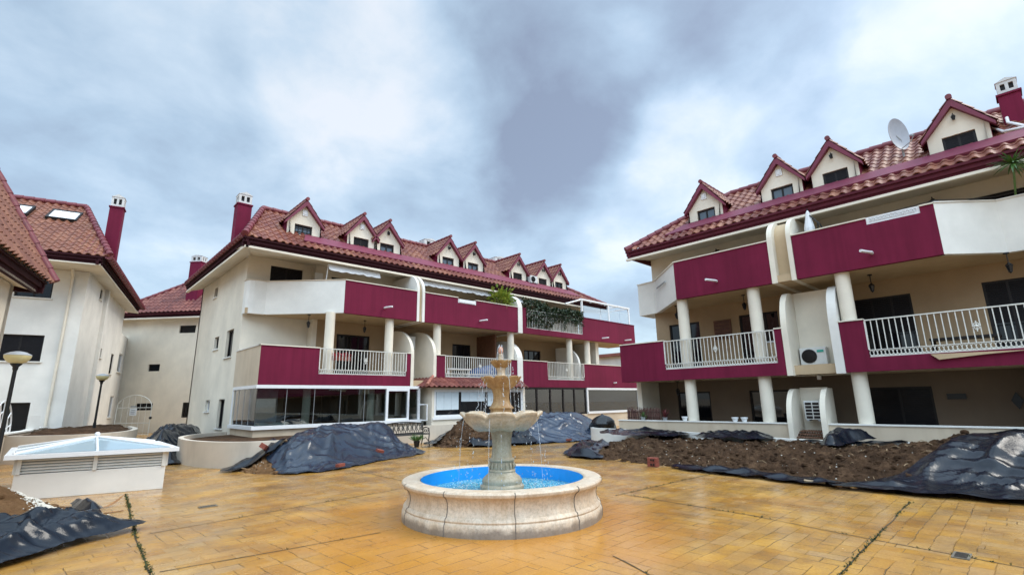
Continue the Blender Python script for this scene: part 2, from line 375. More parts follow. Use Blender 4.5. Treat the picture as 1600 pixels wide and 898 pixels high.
# ------------------------------------------------------------------ mesh builder
class MB:
    def __init__(s, T=None):
        s.v = []; s.f = []; s.mi = []; s.m = 0; s.T = T or (lambda a, b, c: (a, b, c)); s.uv = None
    def add(s, pts, faces):
        o = len(s.v); s.v += [s.T(*p) for p in pts]
        for f in faces: s.f.append(tuple(i + o for i in f)); s.mi.append(s.m)
    def box(s, x0, x1, y0, y1, z0, z1):
        p = [(x, y, z) for z in (z0, z1) for y in (y0, y1) for x in (x0, x1)]
        s.add(p, [(0, 2, 3, 1), (4, 5, 7, 6), (0, 1, 5, 4), (2, 6, 7, 3), (0, 4, 6, 2), (1, 3, 7, 5)])
    def rbox(s, c, size, rot=(0, 0, 0)):
        from mathutils import Euler
        e = Euler(rot).to_matrix(); c = Vector(c); a, b, d = (q / 2 for q in size)
        p = [tuple(c + e @ Vector((x, y, z))) for z in (-d, d) for y in (-b, b) for x in (-a, a)]
        s.add(p, [(0, 2, 3, 1), (4, 5, 7, 6), (0, 1, 5, 4), (2, 6, 7, 3), (0, 4, 6, 2), (1, 3, 7, 5)])
    def prism(s, poly, vec):
        n = len(poly); q = [tuple(a + b for a, b in zip(p, vec)) for p in poly]
        s.add(list(poly) + q, [tuple(range(n))[::-1], tuple(range(n, 2 * n))] + [(i, (i + 1) % n, n + (i + 1) % n, n + i) for i in range(n)])
    def poly(s, pts): s.add(pts, [tuple(range(len(pts)))])
    def wall(s, a0, a1, z0, z1, t0, t1, holes=(), swap=False):
        # wall in the a-z plane between depths t0 and t1, with rectangular holes (a0,a1,z0,z1)
        A = sorted({a0, a1, *[h for q in holes for h in q[:2] if a0 < h < a1]})
        Z = sorted({z0, z1, *[h for q in holes for h in q[2:] if z0 < h < z1]})
        for i in range(len(A) - 1):
            run = None
            cells = []
            for j in range(len(Z) - 1):
                ca, cz = (A[i] + A[i + 1]) / 2, (Z[j] + Z[j + 1]) / 2
                cells.append(not any(q[0] < ca < q[1] and q[2] < cz < q[3] for q in holes))
            j = 0
            while j < len(cells):
                if cells[j]:
                    k = j
                    while k + 1 < len(cells) and cells[k + 1]: k += 1
                    if swap: s.box(t0, t1, A[i], A[i + 1], Z[j], Z[k + 1])
                    else: s.box(A[i], A[i + 1], t0, t1, Z[j], Z[k + 1])
                    j = k
                j += 1
    def tube(s, pts, r, n=8, cap=True, r1=None):
        pts = [Vector(p) for p in pts]; k = len(pts); rings = []
        rs = r if isinstance(r, (list, tuple)) else [r + ((r1 if r1 is not None else r) - r) * i / max(1, k - 1) for i in range(k)]
        up = None
        for i, p in enumerate(pts):
            d = (pts[min(i + 1, k - 1)] - pts[max(i - 1, 0)]).normalized()
            if up is None: up = d.orthogonal().normalized()
            else:
                up = (up - d * up.dot(d))
                up = up.normalized() if up.length > 1e-6 else d.orthogonal().normalized()
            sd = d.cross(up)
            rings.append([tuple(p + (up * math.cos(2 * PI * j / n) + sd * math.sin(2 * PI * j / n)) * rs[i]) for j in range(n)])
        fs = []
        for i in range(k - 1):
            for j in range(n): fs.append((i * n + j, i * n + (j + 1) % n, (i + 1) * n + (j + 1) % n, (i + 1) * n + j))
        if cap: fs += [tuple(range(n))[::-1], tuple((k - 1) * n + j for j in range(n))]
        s.add([p for rg in rings for p in rg], fs)
    def cyl(s, x, y, z0, z1, r, n=20, r1=None): s.tube([(x, y, z0), (x, y, z1)], r, n, True, r1)
    def lathe(s, prof, n=48, c=(0, 0, 0), lobes=0, amp=0, zamp=0, w=None, closed=False, caps=True, ph=0):
        fs = []; P = []
        for i, (r, z) in enumerate(prof):
            wi = (w[i] if w else 1)
            for j in range(n):
                t = 2 * PI * j / n
                q = abs(math.sin(lobes * (t - ph) / 2)) if lobes else 0
                rr = r * (1 - amp * wi * (1 - q) ** 2.2) if lobes else r
                zz = z - (zamp * wi * (1 - q) ** 2.4 if lobes else 0)
                P.append((c[0] + rr * math.cos(t), c[1] + rr * math.sin(t), c[2] + zz))
        k = len(prof)
        for i in range(k - 1 if not closed else k):
            for j in range(n):
                a, b2 = i * n, ((i + 1) % k) * n
                fs.append((a + j, a + (j + 1) % n, b2 + (j + 1) % n, b2 + j))
        if not closed and caps:
            fs += [tuple(range(n))[::-1], tuple((k - 1) * n + j for j in range(n))]
        s.add(P, fs)
    def sphere(s, c, r, n=12, sq=1):
        prof = [(max(1e-4, r * math.sin(PI * i / (n // 2 + 2))), -r * sq * math.cos(PI * i / (n // 2 + 2))) for i in range(n // 2 + 3)]
        s.lathe(prof, n, c)
    def leaf(s, p, d, l, w, up=None):
        d = Vector(d).normalized(); sd = d.cross(up or Vector((random.uniform(-1, 1), random.uniform(-1, 1), random.uniform(-1, 1)))).normalized()
        p = Vector(p); nrm = d.cross(sd) * l * .12
        s.add([tuple(p), tuple(p + d * l * .45 + sd * w - nrm), tuple(p + d * l), tuple(p + d * l * .45 - sd * w - nrm)], [(0, 1, 2, 3)])
    def build(s, name, mat, parent=None, smooth=None, recalc=True, bevel=0, kind=None, label=None):
        me = bpy.data.meshes.new(name)
        loc = Vector((0, 0, 0))
        if parent is not None:
            loc = Vector(parent['_o']) if '_o' in parent else Vector((0, 0, 0))
        v = np.array(s.v, dtype=float) - np.array(loc)
        me.from_pydata([tuple(q) for q in v], [], s.f)
        mats = mat if isinstance(mat, (list, tuple)) else [mat]
        for q in mats: me.materials.append(M[q] if isinstance(q, str) else q)
        if len(mats) > 1: me.polygons.foreach_set('material_index', s.mi)
        if s.uv is not None:
            l = me.uv_layers.new(name='UVMap'); k = 0
            for p in me.polygons:
                for li in p.loop_indices: l.data[li].uv = s.uv[k]; k += 1
        if recalc:
            bm = bmesh.new(); bm.from_mesh(me); bmesh.ops.recalc_face_normals(bm, faces=bm.faces); bm.to_mesh(me); bm.free()
        if smooth:
            me.polygons.foreach_set('use_smooth', [True] * len(me.polygons))
            me.set_sharp_from_angle(angle=R(smooth))
        me.update()
        o = bpy.data.objects.new(name, me); COL.objects.link(o)
        if parent is not None:
            o.parent = parent; o['_o'] = tuple(loc)
        if bevel:
            bv = o.modifiers.new('bevel', 'BEVEL'); bv.width = bevel; bv.segments = 2; bv.limit_method = 'ANGLE'; bv.angle_limit = R(40)
        if kind: o['kind'] = kind
        if label: o['label'] = label
        return o

def thing(name, label, cat, loc=(0, 0, 0), group=None):
    o = bpy.data.objects.new(name, None); COL.objects.link(o)
    o.location = loc; o['_o'] = tuple(loc); o['label'] = label; o['category'] = cat
    o.empty_display_size = .2
    if group: o['group'] = group
    return o
def tag(o, label, cat, group=None):
    o['label'] = label; o['category'] = cat
    if group: o['group'] = group
    return o
def dup(root, loc, label, group=None):
    r = root.copy(); COL.objects.link(r); r.location = loc; r['label'] = label
    if group: r['group'] = group
    for ch in list(root.children):
        c = ch.copy(); COL.objects.link(c); c.parent = r
        for g in list(ch.children):
            d = g.copy(); COL.objects.link(d); d.parent = c
    return r

# corrugated clay tile sheet in local coordinates: U along the eave, V up the slope
def tile_sheet(T, P0, U, V, ul, vl, planes=(), p=.27, c=.36, amp=.05, nm='roof', mat='tile', parent=None, under=True):
    P0, U, V = Vector(P0), Vector(U).normalized(), Vector(V).normalized()
    Nn = U.cross(V).normalized()
    if Nn.z < 0: Nn = -Nn
    k = max(1, round(ul / p)); p = ul / k; rows = max(1, math.ceil(vl / c))
    def wv(t):
        t %= 1
        return amp * math.sin(PI * t / .62) ** .8 if t < .62 else -.22 * amp * math.sin(PI * (t - .62) / .38)
    sm = 8; bm = bmesh.new(); uvl = bm.loops.layers.uv.new('UVMap')
    for r_ in range(rows):
        v0, v1 = r_ * c, min(vl, (r_ + 1) * c)
        jit = [random.uniform(-.012, .012) for _ in range(k + 1)]
        prev = None
        for i in range(k * sm + 1):
            u = i * p / sm; h = wv(i / sm)
            j = jit[min(k, i // sm)]
            base = P0 + U * u
            a = bm.verts.new(base + V * (v0 - .035 + j) + Nn * (h - .012))
            b = bm.verts.new(base + V * (v0 - .035 + j) + Nn * (h + .022))
            d = bm.verts.new(base + V * (v1) + Nn * (h * .92))
            if prev:
                for q, vv in (((prev[0], a, b, prev[1]), (v0, v0, v0, v0)), ((prev[1], b, d, prev[2]), (v0, v0, v1, v1))):
                    try: f = bm.faces.new(q)
                    except ValueError: continue
                    f.smooth = True
                    for lp, x in zip(f.loops, ((i - .5) / sm,) * 4): lp[uvl].uv = (x + .19 * 0, r_ + .5)
            prev = (a, b, d)
    for (pt, nr) in planes:
        bmesh.ops.bisect_plane(bm, geom=bm.verts[:] + bm.edges[:] + bm.faces[:], plane_co=Vector(pt), plane_no=Vector(nr), clear_outer=True)
    off = Vector(parent['_o']) if parent is not None else Vector()
    for v in bm.verts: v.co = Vector(T(*v.co)) - off
    me = bpy.data.meshes.new(nm); bm.to_mesh(me); bm.free()
    me.materials.append(M[mat]); me.set_sharp_from_angle(angle=R(50))
    o = bpy.data.objects.new(nm, me); COL.objects.link(o)
    if parent is not None: o.parent = parent; o['_o'] = tuple(off)
    return o

def ridge_caps(mb, a, b, r=.11, step=.38):
    a, b = Vector(a), Vector(b); L = (b - a).length; n = max(1, round(L / step)); d = (b - a) / n
    for i in range(n):
        p = a + d * i; q = p + d * 1.06
        mb.tube([p, q], r * 1.12, 10, True, r * .92)

def arc_profile(d0, d1, z0, z1, n=10):
    # quarter ellipse from (d0,z0) rising to (d1,z1)
    return [(d1 - (d1 - d0) * math.cos(t * PI / 2 / n), z0 + (z1 - z0) * math.sin(t * PI / 2 / n)) for t in range(n + 1)]
# ------------------------------------------------------------------ light levels
EXPO = 0.45; SKYS = .58; ZEN = 1.7; BACKL = 4.1; SUNE = 1.5
SKYLOBES = [((.57, .58, .58), 18, -.24), ((.66, .57, .49), 11, -.18), ((.60, .48, .66), 18, -.13), ((.37, .73, .57), 15, .28), ((.47, .71, .52), 11, .26), ((.21, .78, .60), 18, .16),
    ((.71, .42, .57), 8, .20), ((.85, .07, .52), 16, .20), ((.88, -.05, .46), 12, .14), ((.85, .31, .43), 13, .24), ((.81, .44, .39), 12, .24), ((.78, .23, .60), 11, -.26),
    ((.86, .17, .485), 7, -.20), ((0, .88, .47), 26, .02), ((.43, .81, .40), 16, .06), ((.76, .56, .34), 12, .12), ((.18, .93, .33), 18, .10)]
# ------------------------------------------------------------------ shared building pieces (local frame: s along the facade, d into the building, z up)
def window(T, b, s0, s1, z0, z1, d, name='window', frame='dark', pane='pane', shut=0, mull=1, fw=.06, swap=False, depth=.08, lintel=False):
    # frame part with its pane; d is the outer face of the recess, pane sits behind it
    f = MB(T)
    def bx(a0, a1, t0, t1, q0, q1):
        if swap: f.box(t0, t1, a0, a1, q0, q1)
        else: f.box(a0, a1, t0, t1, q0, q1)
    bx(s0, s0 + fw, d, d + depth, z0, z1); bx(s1 - fw, s1, d, d + depth, z0, z1)
    bx(s0 + fw, s1 - fw, d, d + depth, z1 - fw, z1); bx(s0 + fw, s1 - fw, d, d + depth, z0, z0 + fw)
    for i in range(1, mull + 1):
        a = s0 + (s1 - s0) * i / (mull + 1); bx(a - fw * .45, a + fw * .45, d + .005, d + depth - .005, z0 + fw, z1 - fw)
    w = f.build(name, frame, b)
    g = MB(T); f = g
    bx(s0 + fw * .8, s1 - fw * .8, d + depth * .5, d + depth * .62, z0 + fw * .8, z1 - fw * .8)
    g.build('pane', pane, w)
    if shut:
        g = MB(T); f = g
        zb = z1 - (z1 - z0) * shut; n = max(2, int((z1 - zb) / .055))
        for i in range(n):
            q0 = zb + (z1 - zb) * i / n
            bx(s0 + fw * .7, s1 - fw * .7, d + depth * .12, d + depth * .42, q0 + .004, zb + (z1 - zb) * (i + 1) / n)
        g.build('shutter', 'shutter', w)
    return w

def sill(T, b, s0, s1, z, d0, d1, swap=False, mat='pale'):
    g = MB(T)
    if swap: g.box(d0, d1, s0 - .06, s1 + .06, z - .05, z)
    else: g.box(s0 - .06, s1 + .06, d0, d1, z - .05, z)
    return g.build('window_sill', mat, b)

def dormer(T, b, s0, zb, dF, win, shut, slope, dE, zE, lamp, name='dormer', pane='pane2', bars=0):
    # gabled roof window: front wall is the part; cheeks, boards, roof and window hang on it
    w = 1.34; s1 = s0 + w; ze = 9.0; za = 9.86; sm = (s0 + s1) / 2
    w0, w1, wz0, wz1 = s0 + .30, s1 - .32, zb + .02, 8.82
    g = MB(T)
    g.wall(s0, s1, zb - .12, ze, dF, dF + .14, [(w0, w1, wz0, wz1)])
    g.prism([(s0, dF, ze), (s1, dF, ze), (sm, dF, za)], (0, .14, 0))
    D = g.build(name, 'cream', b)
    dback = lambda z: dE + (z - zE) / slope + .1
    for a0, a1 in ((s0 - .012, s0 + .10), (s1 - .10, s1 + .012)):
        g = MB(T); g.prism([(a0, dF + .003, zb - .2), (a0, dF + .003, ze), (a0, dback(ze), ze), (a0, dback(zb - .2), zb - .2)], (a1 - a0, 0, 0))
        g.build('dormer_cheek', 'maroon', D)
    ov = .13; rise = (za - ze) / (w / 2); L = math.hypot(w / 2 + ov, (w / 2 + ov) * rise)
    zl = ze - ov * rise + .04
    dl = dback(za) - (dF - .16)
    hip = [((0, dE, zE + .02), (0, -slope, 1))]  # nothing
    for sg in (-1, 1):
        sx = s0 - ov if sg < 0 else s1 + ov
        V = (-sg * 1, 0, rise)
        tile_sheet(T, (sx, dF - .16, zl), (0, 1, 0), V, dl, L - .03, p=.24, c=.33, amp=.045, nm='dormer_roof', mat='tile', parent=D)
        g = MB(T)   # barge board on the gable
        a = (sx, dF - .17, zl - .05); c = (sm, dF - .17, za + .05 - .03)
        t = .19
        g.prism([a, c, (c[0], c[1], c[2] - t * 1.25), (a[0] - sg * -.0, a[1], a[2] - t * .55), ], (0, .17, 0))
        g.build('barge_board', 'flash', D)
    g = MB(T); ridge_caps(g, (sm, dF - .22, za + .07), (sm, dF + dl - .3, za + .07), .07, .34)
    g.build('ridge_tiles', 'ridge', D, smooth=40)
    wn = MB(T); wn.m = 0; fw = .06
    wn.box(w0, w0 + fw, dF + .06, dF + .13, wz0, wz1); wn.box(w1 - fw, w1, dF + .06, dF + .13, wz0, wz1)
    wn.box(w0 + fw, w1 - fw, dF + .06, dF + .13, wz1 - fw, wz1); wn.box(w0 + fw, w1 - fw, dF + .06, dF + .13, wz0, wz0 + fw)
    wn.box((w0 + w1) / 2 - .025, (w0 + w1) / 2 + .025, dF + .065, dF + .125, wz0 + fw, wz1 - fw)
    if bars:
        for q in (.33, .66): wn.box(w0 + fw, w1 - fw, dF + .075, dF + .09, wz0 + (wz1 - wz0) * q - .01, wz0 + (wz1 - wz0) * q + .01)
        for q in (.25, .75): wn.box(w0 + (w1 - w0) * q - .01, w0 + (w1 - w0) * q + .01, dF + .074, dF + .089, wz0 + fw, wz1 - fw)
    wn.m = 1; wn.box(w0 + .04, w1 - .04, dF + .095, dF + .105, wz0 + .04, wz1 - .04)
    wn.m = 2
    if shut:
        zs = wz1 - (wz1 - wz0) * shut; n = max(2, int((wz1 - zs) / .06))
        for i in range(n): wn.box(w0 + .045, w1 - .045, dF + .068, dF + .088, zs + (wz1 - zs) * i / n + .004, zs + (wz1 - zs) * (i + 1) / n)
    wn.build('dormer_window', ['dark', pane, 'shutter'], D)
    g = MB(T)
    if lamp == 'vent':
        g.box(sm - .10, sm + .10, dF - .03, dF + .01, 9.22, 9.46); g.box(sm - .05, sm + .05, dF - .045, dF - .02, 9.27, 9.41)
        g.build('gable_vent', 'white', D)
    else:
        g.box(sm - .03, sm + .03, dF - .02, dF + .01, 9.26, 9.42); g.tube([(sm, dF - .01, 9.40), (sm, dF - .10, 9.43), (sm, dF - .13, 9.36)], .012, 6)
        g.tube([(sm, dF - .13, 9.22), (sm, dF - .13, 9.33), (sm, dF - .13, 9.37)], [.03, .055, .01], 8)
        g.build('gable_lamp', 'iron', D)
    return D

def railing(T, par, s0, s1, z0, z1, d, bars=None, medal=True, lattice=True):
    g = MB(T)
    n = bars or max(4, int((s1 - s0) / .125))
    g.box(s0, s1, d - .025, d + .025, z1 - .03, z1)
    zl = z0 + .20 if lattice else z0 + .03
    g.box(s0, s1, d - .02, d + .02, z0, z0 + .025)
    if lattice:
        g.box(s0, s1, d - .02, d + .02, zl - .02, zl)
        m = int((s1 - s0) / .085)
        for i in range(m):
            a = s0 + (i + .5) * (s1 - s0) / m; q = (s1 - s0) / m * .5
            pts = [(a + q * math.cos(t * PI / 4) , d, (z0 + zl) / 2 + .075 * math.sin(t * PI / 4)) for t in range(9)]
            g.tube(pts, .011, 4, False)
        g.box(s0, s1, d + .03, d + .04, z0 + .02, z0 + .06)
    for i in range(n + 1):
        a = s0 + (s1 - s0) * i / n; w = .02 if i in (0, n) else .0105
        g.box(a - w, a + w, d - w, d + w, zl, z1 - .03)
    if medal:
        a = (s0 + s1) / 2; zc = zl + (z1 - zl) * .47
        for t in range(4):
            g.tube([(a + .06 * math.cos(PI / 2 * t + q * PI / 6) * (1 if q else .3), d - .02, zc + .08 * math.sin(PI / 2 * t + q * PI / 6)) for q in range(-1, 3)], .012, 5)
        g.sphere((a, d - .02, zc), .035, 8)
        g.tube([(a, d - .02, zc - .13), (a, d - .02, zc + .13)], .014, 6)
        g.tube([(a - .08, d - .02, zc), (a + .08, d - .02, zc)], .014, 6)
    return g.build('railing', 'railw', par)

def cap(mb, s0, s1, d0, d1, z, t=.035, o=.03): mb.box(s0 - .0, s1 + .0, d0 - o, d1 + o, z, z + t)

def coping(T, par, s0, s1, d0, d1, z, mat='cream'):
    g = MB(T); cap(g, s0, s1, d0, d1, z); return g.build('coping', mat, par)

def spout(T, b, s, z, d, ln=.42, dr=.12):
    g = MB(T); g.tube([(s, d + .05, z), (s - .02, d - .10, z + .005), (s + dr, d - ln, z + .02)], .04, 10)
    return g.build('drain_spout', 'pvc', b, smooth=40)

def column(T, b, s, d, z0, z1, r=.18):
    g = MB(T); g.cyl(s, d, z0, z1, r, 28)
    return g.build('column', 'cream', b, smooth=40)

def chimney(T, b, s, d, z0, z1, zt, w=.55, dp=.5, name='chimney'):
    g = MB(T); g.box(s - w / 2, s + w / 2, d - dp / 2, d + dp / 2, z0, z1)
    g.box(s - w / 2 - .035, s + w / 2 + .035, d - dp / 2 - .035, d + dp / 2 + .035, z1 - .06, z1)
    c = g.build(name, 'maroon', b)
    g = MB(T); a, e = w / 2 - .02, dp / 2 - .02; zc = z1 + (zt - z1) * .62; h = z1 + .10
    g.box(s - a, s + a, d - e, d + e, z1 + .002, h)
    ps = w * .16
    for fs in (-1, -.0, 1):
        for fd in (-1, 1):
            g.box(s + fs * (a - ps / 2) - ps / 2, s + fs * (a - ps / 2) + ps / 2, d + fd * (e - ps / 2) - ps / 2, d + fd * (e - ps / 2) + ps / 2, h, zc)
    for fs in (-1, 1):
        g.box(s + fs * (a - ps / 2) - ps / 2 + .003, s + fs * (a - ps / 2) + ps / 2 - .003, d - ps / 2, d + ps / 2, h, zc)
    g.box(s - a, s + a, d - e, d + e, zc, zc + .08)
    g.prism([(s - a - .02, d - e - .02, zc + .08), (s + a + .02, d - e - .02, zc + .08), (s, d - e - .02, zt)], (0, 2 * e + .04, 0))
    cp = g.build('chimney_cap', 'capw', c)
    g = MB(T); g.box(s - a + ps * .9, s + a - ps * .9, d - e + ps * .9, d + e - ps * .9, h, zc)
    g.build('flue', 'dark', c)
    return c

def fin(T, b, s0, s1, d0, d1, zb, zf, zt, mat='cream', tail=0, name='balcony_divider', cl='pale'):
    pr = arc_profile(d0, d1, zf, zt, 12)
    poly = [(s0, d0, zb)] + [(s0, d, z) for d, z in pr]
    if tail: poly.append((s0, d1 + tail, zt)); poly.append((s0, d1 + tail, zb))
    else: poly.append((s0, d1, zb))
    g = MB(T); g.prism(poly, (s1 - s0, 0, 0))
    return g.build(name, mat, b)

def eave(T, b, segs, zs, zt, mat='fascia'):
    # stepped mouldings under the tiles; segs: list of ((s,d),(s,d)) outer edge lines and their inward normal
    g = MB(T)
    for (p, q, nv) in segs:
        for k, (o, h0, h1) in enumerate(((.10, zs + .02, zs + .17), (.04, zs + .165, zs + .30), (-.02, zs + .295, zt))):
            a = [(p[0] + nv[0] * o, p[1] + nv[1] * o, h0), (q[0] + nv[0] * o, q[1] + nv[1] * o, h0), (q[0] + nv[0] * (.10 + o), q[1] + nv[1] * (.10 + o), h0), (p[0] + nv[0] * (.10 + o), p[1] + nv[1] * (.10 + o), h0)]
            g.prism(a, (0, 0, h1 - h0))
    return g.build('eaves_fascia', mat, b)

# ------------------------------------------------------------------ hanging lantern, copied
def make_lantern(h=.5, k_=.72):
    t = thing('lantern', '-', 'lantern', (0, 0, 0), 'black lanterns hanging under the balconies')
    g = MB(); g.cyl(0, 0, -.03, 0, .06, 12); g.tube([(0, 0, -.02), (0, 0, -h + .26)], .012, 6); g.build('hanging_rod', 'iron', t)
    g = MB(); z = -h
    g.lathe([(.015, z + .25), (.035, z + .22), (.085, z + .17), (.088, z + .165), (.07, z + .165)], 6)
    for k in range(6):
        a = k * PI / 3; g.tube([(.042 * math.cos(a), .042 * math.sin(a), z + .02), (.072 * math.cos(a), .072 * math.sin(a), z + .165)], .006, 4)
    g.lathe([(.012, z - .04), (.02, z - .015), (.046, z), (.046, z + .022)], 6)
    g.build('lantern_frame', 'iron', t)
    g = MB(); g.lathe([(.037, z + .022), (.065, z + .16)], 6); g.build('lantern_glass', 'pane', t)
    return t

# ================================================================== CENTRE BUILDING
YC = 18.4
TC = lambda s, d, z: (s, YC + d, z)
B = thing('apartment_building', 'long cream and maroon apartment block with eight dormers, straight behind the fountain', 'building', (5.37, YC, 0))
XL, XE = 5.37, 28.7
dL, dW = 2.7, 2.2          # left wall stretch / main wall stretch behind the balconies
dB = 10.4                  # back of the block
zE, slope = 7.6, .75
# --- walls
g = MB(TC)
endh = [(3.70 + .0, 4.72, 3.50, 4.62), (5.95, 6.70, 4.0, 4.54), (3.9, 4.82, .72, 1.84), (6.25, 7.0, 1.35, 1.83), (7.2, 7.8, 6.5, 6.97)]
g.wall(dL, dB, 0, 7.55, XL, XL + .25, endh, swap=True)
g.wall(XL + .25, 7.92, 2.3, 7.55, dL, dL + .2, [(6.24, 7.54, 5.9, 7.2)])
g.box(7.92, 8.12, dW, dL + .2, 2.3, 7.55)
dr = [(9.0, 10.55, 2.5, 4.53), (15.15, 16.35, 2.5, 4.5), (20.3, 21.7, 2.5, 4.48), (8.6, 11.0, 5.35, 7.0), (13.2, 15.6, 5.35, 7.0), (20, 22.5, 5.35, 7.0)]
g.wall(8.12, 25.2, 5.27, 7.55, dW, dW + .2, dr)
g.box(25.2, 25.4, dW, dB, 2.3, 7.3)
g.box(XL, 28.6, dB - .2, dB, 0, 7.5)
g.build('wall', 'cream', B)
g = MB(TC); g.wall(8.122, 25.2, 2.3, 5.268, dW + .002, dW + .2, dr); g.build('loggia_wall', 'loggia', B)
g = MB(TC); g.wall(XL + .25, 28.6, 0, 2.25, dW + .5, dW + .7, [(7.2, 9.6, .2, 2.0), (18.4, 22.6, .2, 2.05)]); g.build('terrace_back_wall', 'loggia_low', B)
# --- floors / slabs
g = MB(TC)
g.box(XL + .02, 28.6, .16, dW + .5, 2.27, 2.52)
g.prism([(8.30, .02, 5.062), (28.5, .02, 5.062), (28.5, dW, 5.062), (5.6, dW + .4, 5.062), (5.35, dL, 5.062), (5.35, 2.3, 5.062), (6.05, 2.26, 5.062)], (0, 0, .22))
g.build('balcony_slab', 'plaster_tan', B)  # tan colour deepens the shade on the slab undersides
g = MB(TC)
g.prism([(4.70, .60, 7.20), (27, .60, 7.20), (27, dL + .15, 7.50), (4.70, dL + .15, 7.50)], (0, 0, .05))
g.prism([(4.70, .60, 7.202), (4.70, dB, 7.202), (XL + .1, dB, 7.45), (XL + .1, dL, 7.45)], (0, 0, .05))
g.box(4.68, 26.6, .55, .66, 7.16, 7.24); g.box(4.66, 4.78, .55, dB + .1, 7.158, 7.238)
g.build('soffit', 'cream', B)
# --- upper balcony: pale angled end, maroon fronts
g = MB(TC)
zt, zb = 6.38, 5.06
def par(mb, pts, z0, z1, t=.16):
    for (p, q) in zip(pts[:-1], pts[1:]):
        v = Vector((q[0] - p[0], q[1] - p[1], 0)).normalized(); n = Vector((-v.y, v.x, 0)) * t
        mb.prism([(p[0], p[1], z0), (q[0], q[1], z0), (q[0] + n.x, q[1] + n.y, z0), (p[0] + n.x, p[1] + n.y, z0)], (0, 0, z1 - z0))
pts = [(5.33, 2.72), (5.34, 2.42), (5.42, 2.30), (5.58, 2.24), (6.02, 2.22), (8.255, 0)]
par(g, pts, zb, zt)
pl = g.build('balcony_parapet', 'pale', B, label='pale angled balcony front at the left end')
g = MB(TC); par(g, [(p[0] - .02, p[1] - .02) for p in pts], zt, zt + .035, .21); g.build('coping', 'terrace', pl)
for (a0, a1, kind) in ((8.258, 11.58, 0), (11.98, 17.74, 1), (18.06, 28.6, 2)):
    g = MB(TC)
    hol = [(13.84, 14.93, 6.15, 6.5)] if kind == 1 else [(18.36, 23.1, 5.36, 6.5)] if kind == 2 else []
    g.wall(a0, a1, zb, zt, 0, .16, hol)
    if kind == 2: g.box(28.44, 28.6, .16, 2.2, zb, zt)
    p = g.build('balcony_parapet', 'maroon', B)
    for q0, q1 in ([(a0, a1)], [(a0, 13.84), (14.93, a1)], [(a0, 18.36), (23.1, a1)])[kind]: coping(TC, p, q0, q1, 0, .16, zt, 'maroon' if kind == 2 else 'cream')
    if kind == 1:
        g = MB(TC); g.box(13.84, 14.93, .01, .13, 6.15, 6.34); g.box(13.9, 14.87, -.02, .01, 6.18, 6.31); g.build('white_panel', 'white', p)
    if kind == 2: railing(TC, p, 18.38, 23.08, 5.37, 6.36, .06, medal=False, lattice=False)
fin(TC, B, 11.583, 11.70, -.02, .75, 5.04, 6.42, 7.22, 'pale', 1.5)
fin(TC, B, 11.86, 11.977, -.02, .75, 5.042, 6.40, 7.2, 'pale', 1.5)
g = MB(TC); pr = arc_profile(.06, .8, 6.34, 7.1, 10)
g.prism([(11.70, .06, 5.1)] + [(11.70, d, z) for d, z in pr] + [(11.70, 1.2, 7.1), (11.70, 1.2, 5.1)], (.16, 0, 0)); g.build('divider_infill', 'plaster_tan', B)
fin(TC, B, 17.745, 18.055, -.02, .75, 5.04, 6.3, 7.1, 'pale', 1.5)
# --- first floor balcony
g = MB(TC); g.wall(0, 2.95, 2.27, 3.62, XL - .003, XL + .157, swap=True)
p = g.build('balcony_parapet', 'terrace', B, label='cream side wall of the first floor balcony')
g = MB(TC); g.box(XL - .03, XL + .18, -.03, 2.95, 3.62, 3.655); g.build('coping', 'pale', p)
for (a0, a1, r0, r1) in ((XL + .157, 11.35, 7.43, 11.16), (12.66, 17.62, 13.14, 17.2), (18.02, 28.6, 19.92, 23.05)):
    g = MB(TC); x0 = XL if a0 < 6 else a0
    g.wall(x0, a1, 2.27, 3.62, -.005, .15, [(r0, r1, 2.68, 3.9)])
    if a1 > 28: g.box(28.44, 28.6, .15, 2.2, 2.27, 3.62)
    p = g.build('balcony_parapet', 'maroon', B)
    coping(TC, p, x0 - (.03 if a0 < 6 else 0), r0, -.005, .15, 3.622); coping(TC, p, r1, a1, -.005, .15, 3.622)
    railing(TC, p, r0 + .02, r1 - .02, 2.66, 3.64, .02)
fin(TC, B, 11.36, 11.50, -.02, 1.5, 2.25, 3.60, 4.75, 'cream', .6)
fin(TC, B, 12.50, 12.655, -.02, 1.5, 2.25, 3.60, 4.78, 'cream', .6)
g = MB(TC); g.box(11.50, 12.50, 1.5, 1.62, 2.25, 4.6); g.build('recess_wall', 'cream', B)
fin(TC, B, 17.63, 18.01, -.03, 1.3, 2.25, 3.62, 4.7, 'pale', .8)
fin(TC, B, 22.95, 23.1, .3, 1.6, 2.5, 3.6, 4.7, 'pale', .5)
for s in (7.88, 10.45, 12.89, 17.48, 22.15, 23.8): column(TC, B, s, .32, 2.5, 5.07, .18)
g = MB(TC); g.box(24.9, 25.2, .5, dW, 2.5, 5.06); g.build('end_pier', 'cream', B)
for s, z in ((10.02, 5.45), (15.17, 5.40), (24.96, 5.27), (27.4, 5.31)): spout(TC, B, s, z, 0)
spout(TC, B, 25.9, 2.57, 0, .2, .02)
# --- openings
for (a0, a1, z0, z1) in dr[:3]: window(TC, B, a0, a1, z0, z1, dW + .06, 'balcony_door', mull=2)
for (a0, a1, z0, z1) in dr[3:]: window(TC, B, a0, a1, z0, z1, dW + .06, 'balcony_door', shut=.5, mull=2)
window(TC, B, 6.24, 7.54, 5.9, 7.2, dL + .05, shut=.55, pane='pane2')
for k, (a0, a1, z0, z1) in enumerate(endh):
    window(TC, B, a0, a1, z0, z1, XL + .10, 'side_window', swap=True, mull=0, frame='dark' if k not in (3,) else 'white')
    sill(TC, B, a0, a1, z0, XL - .06, XL + .1, swap=True)
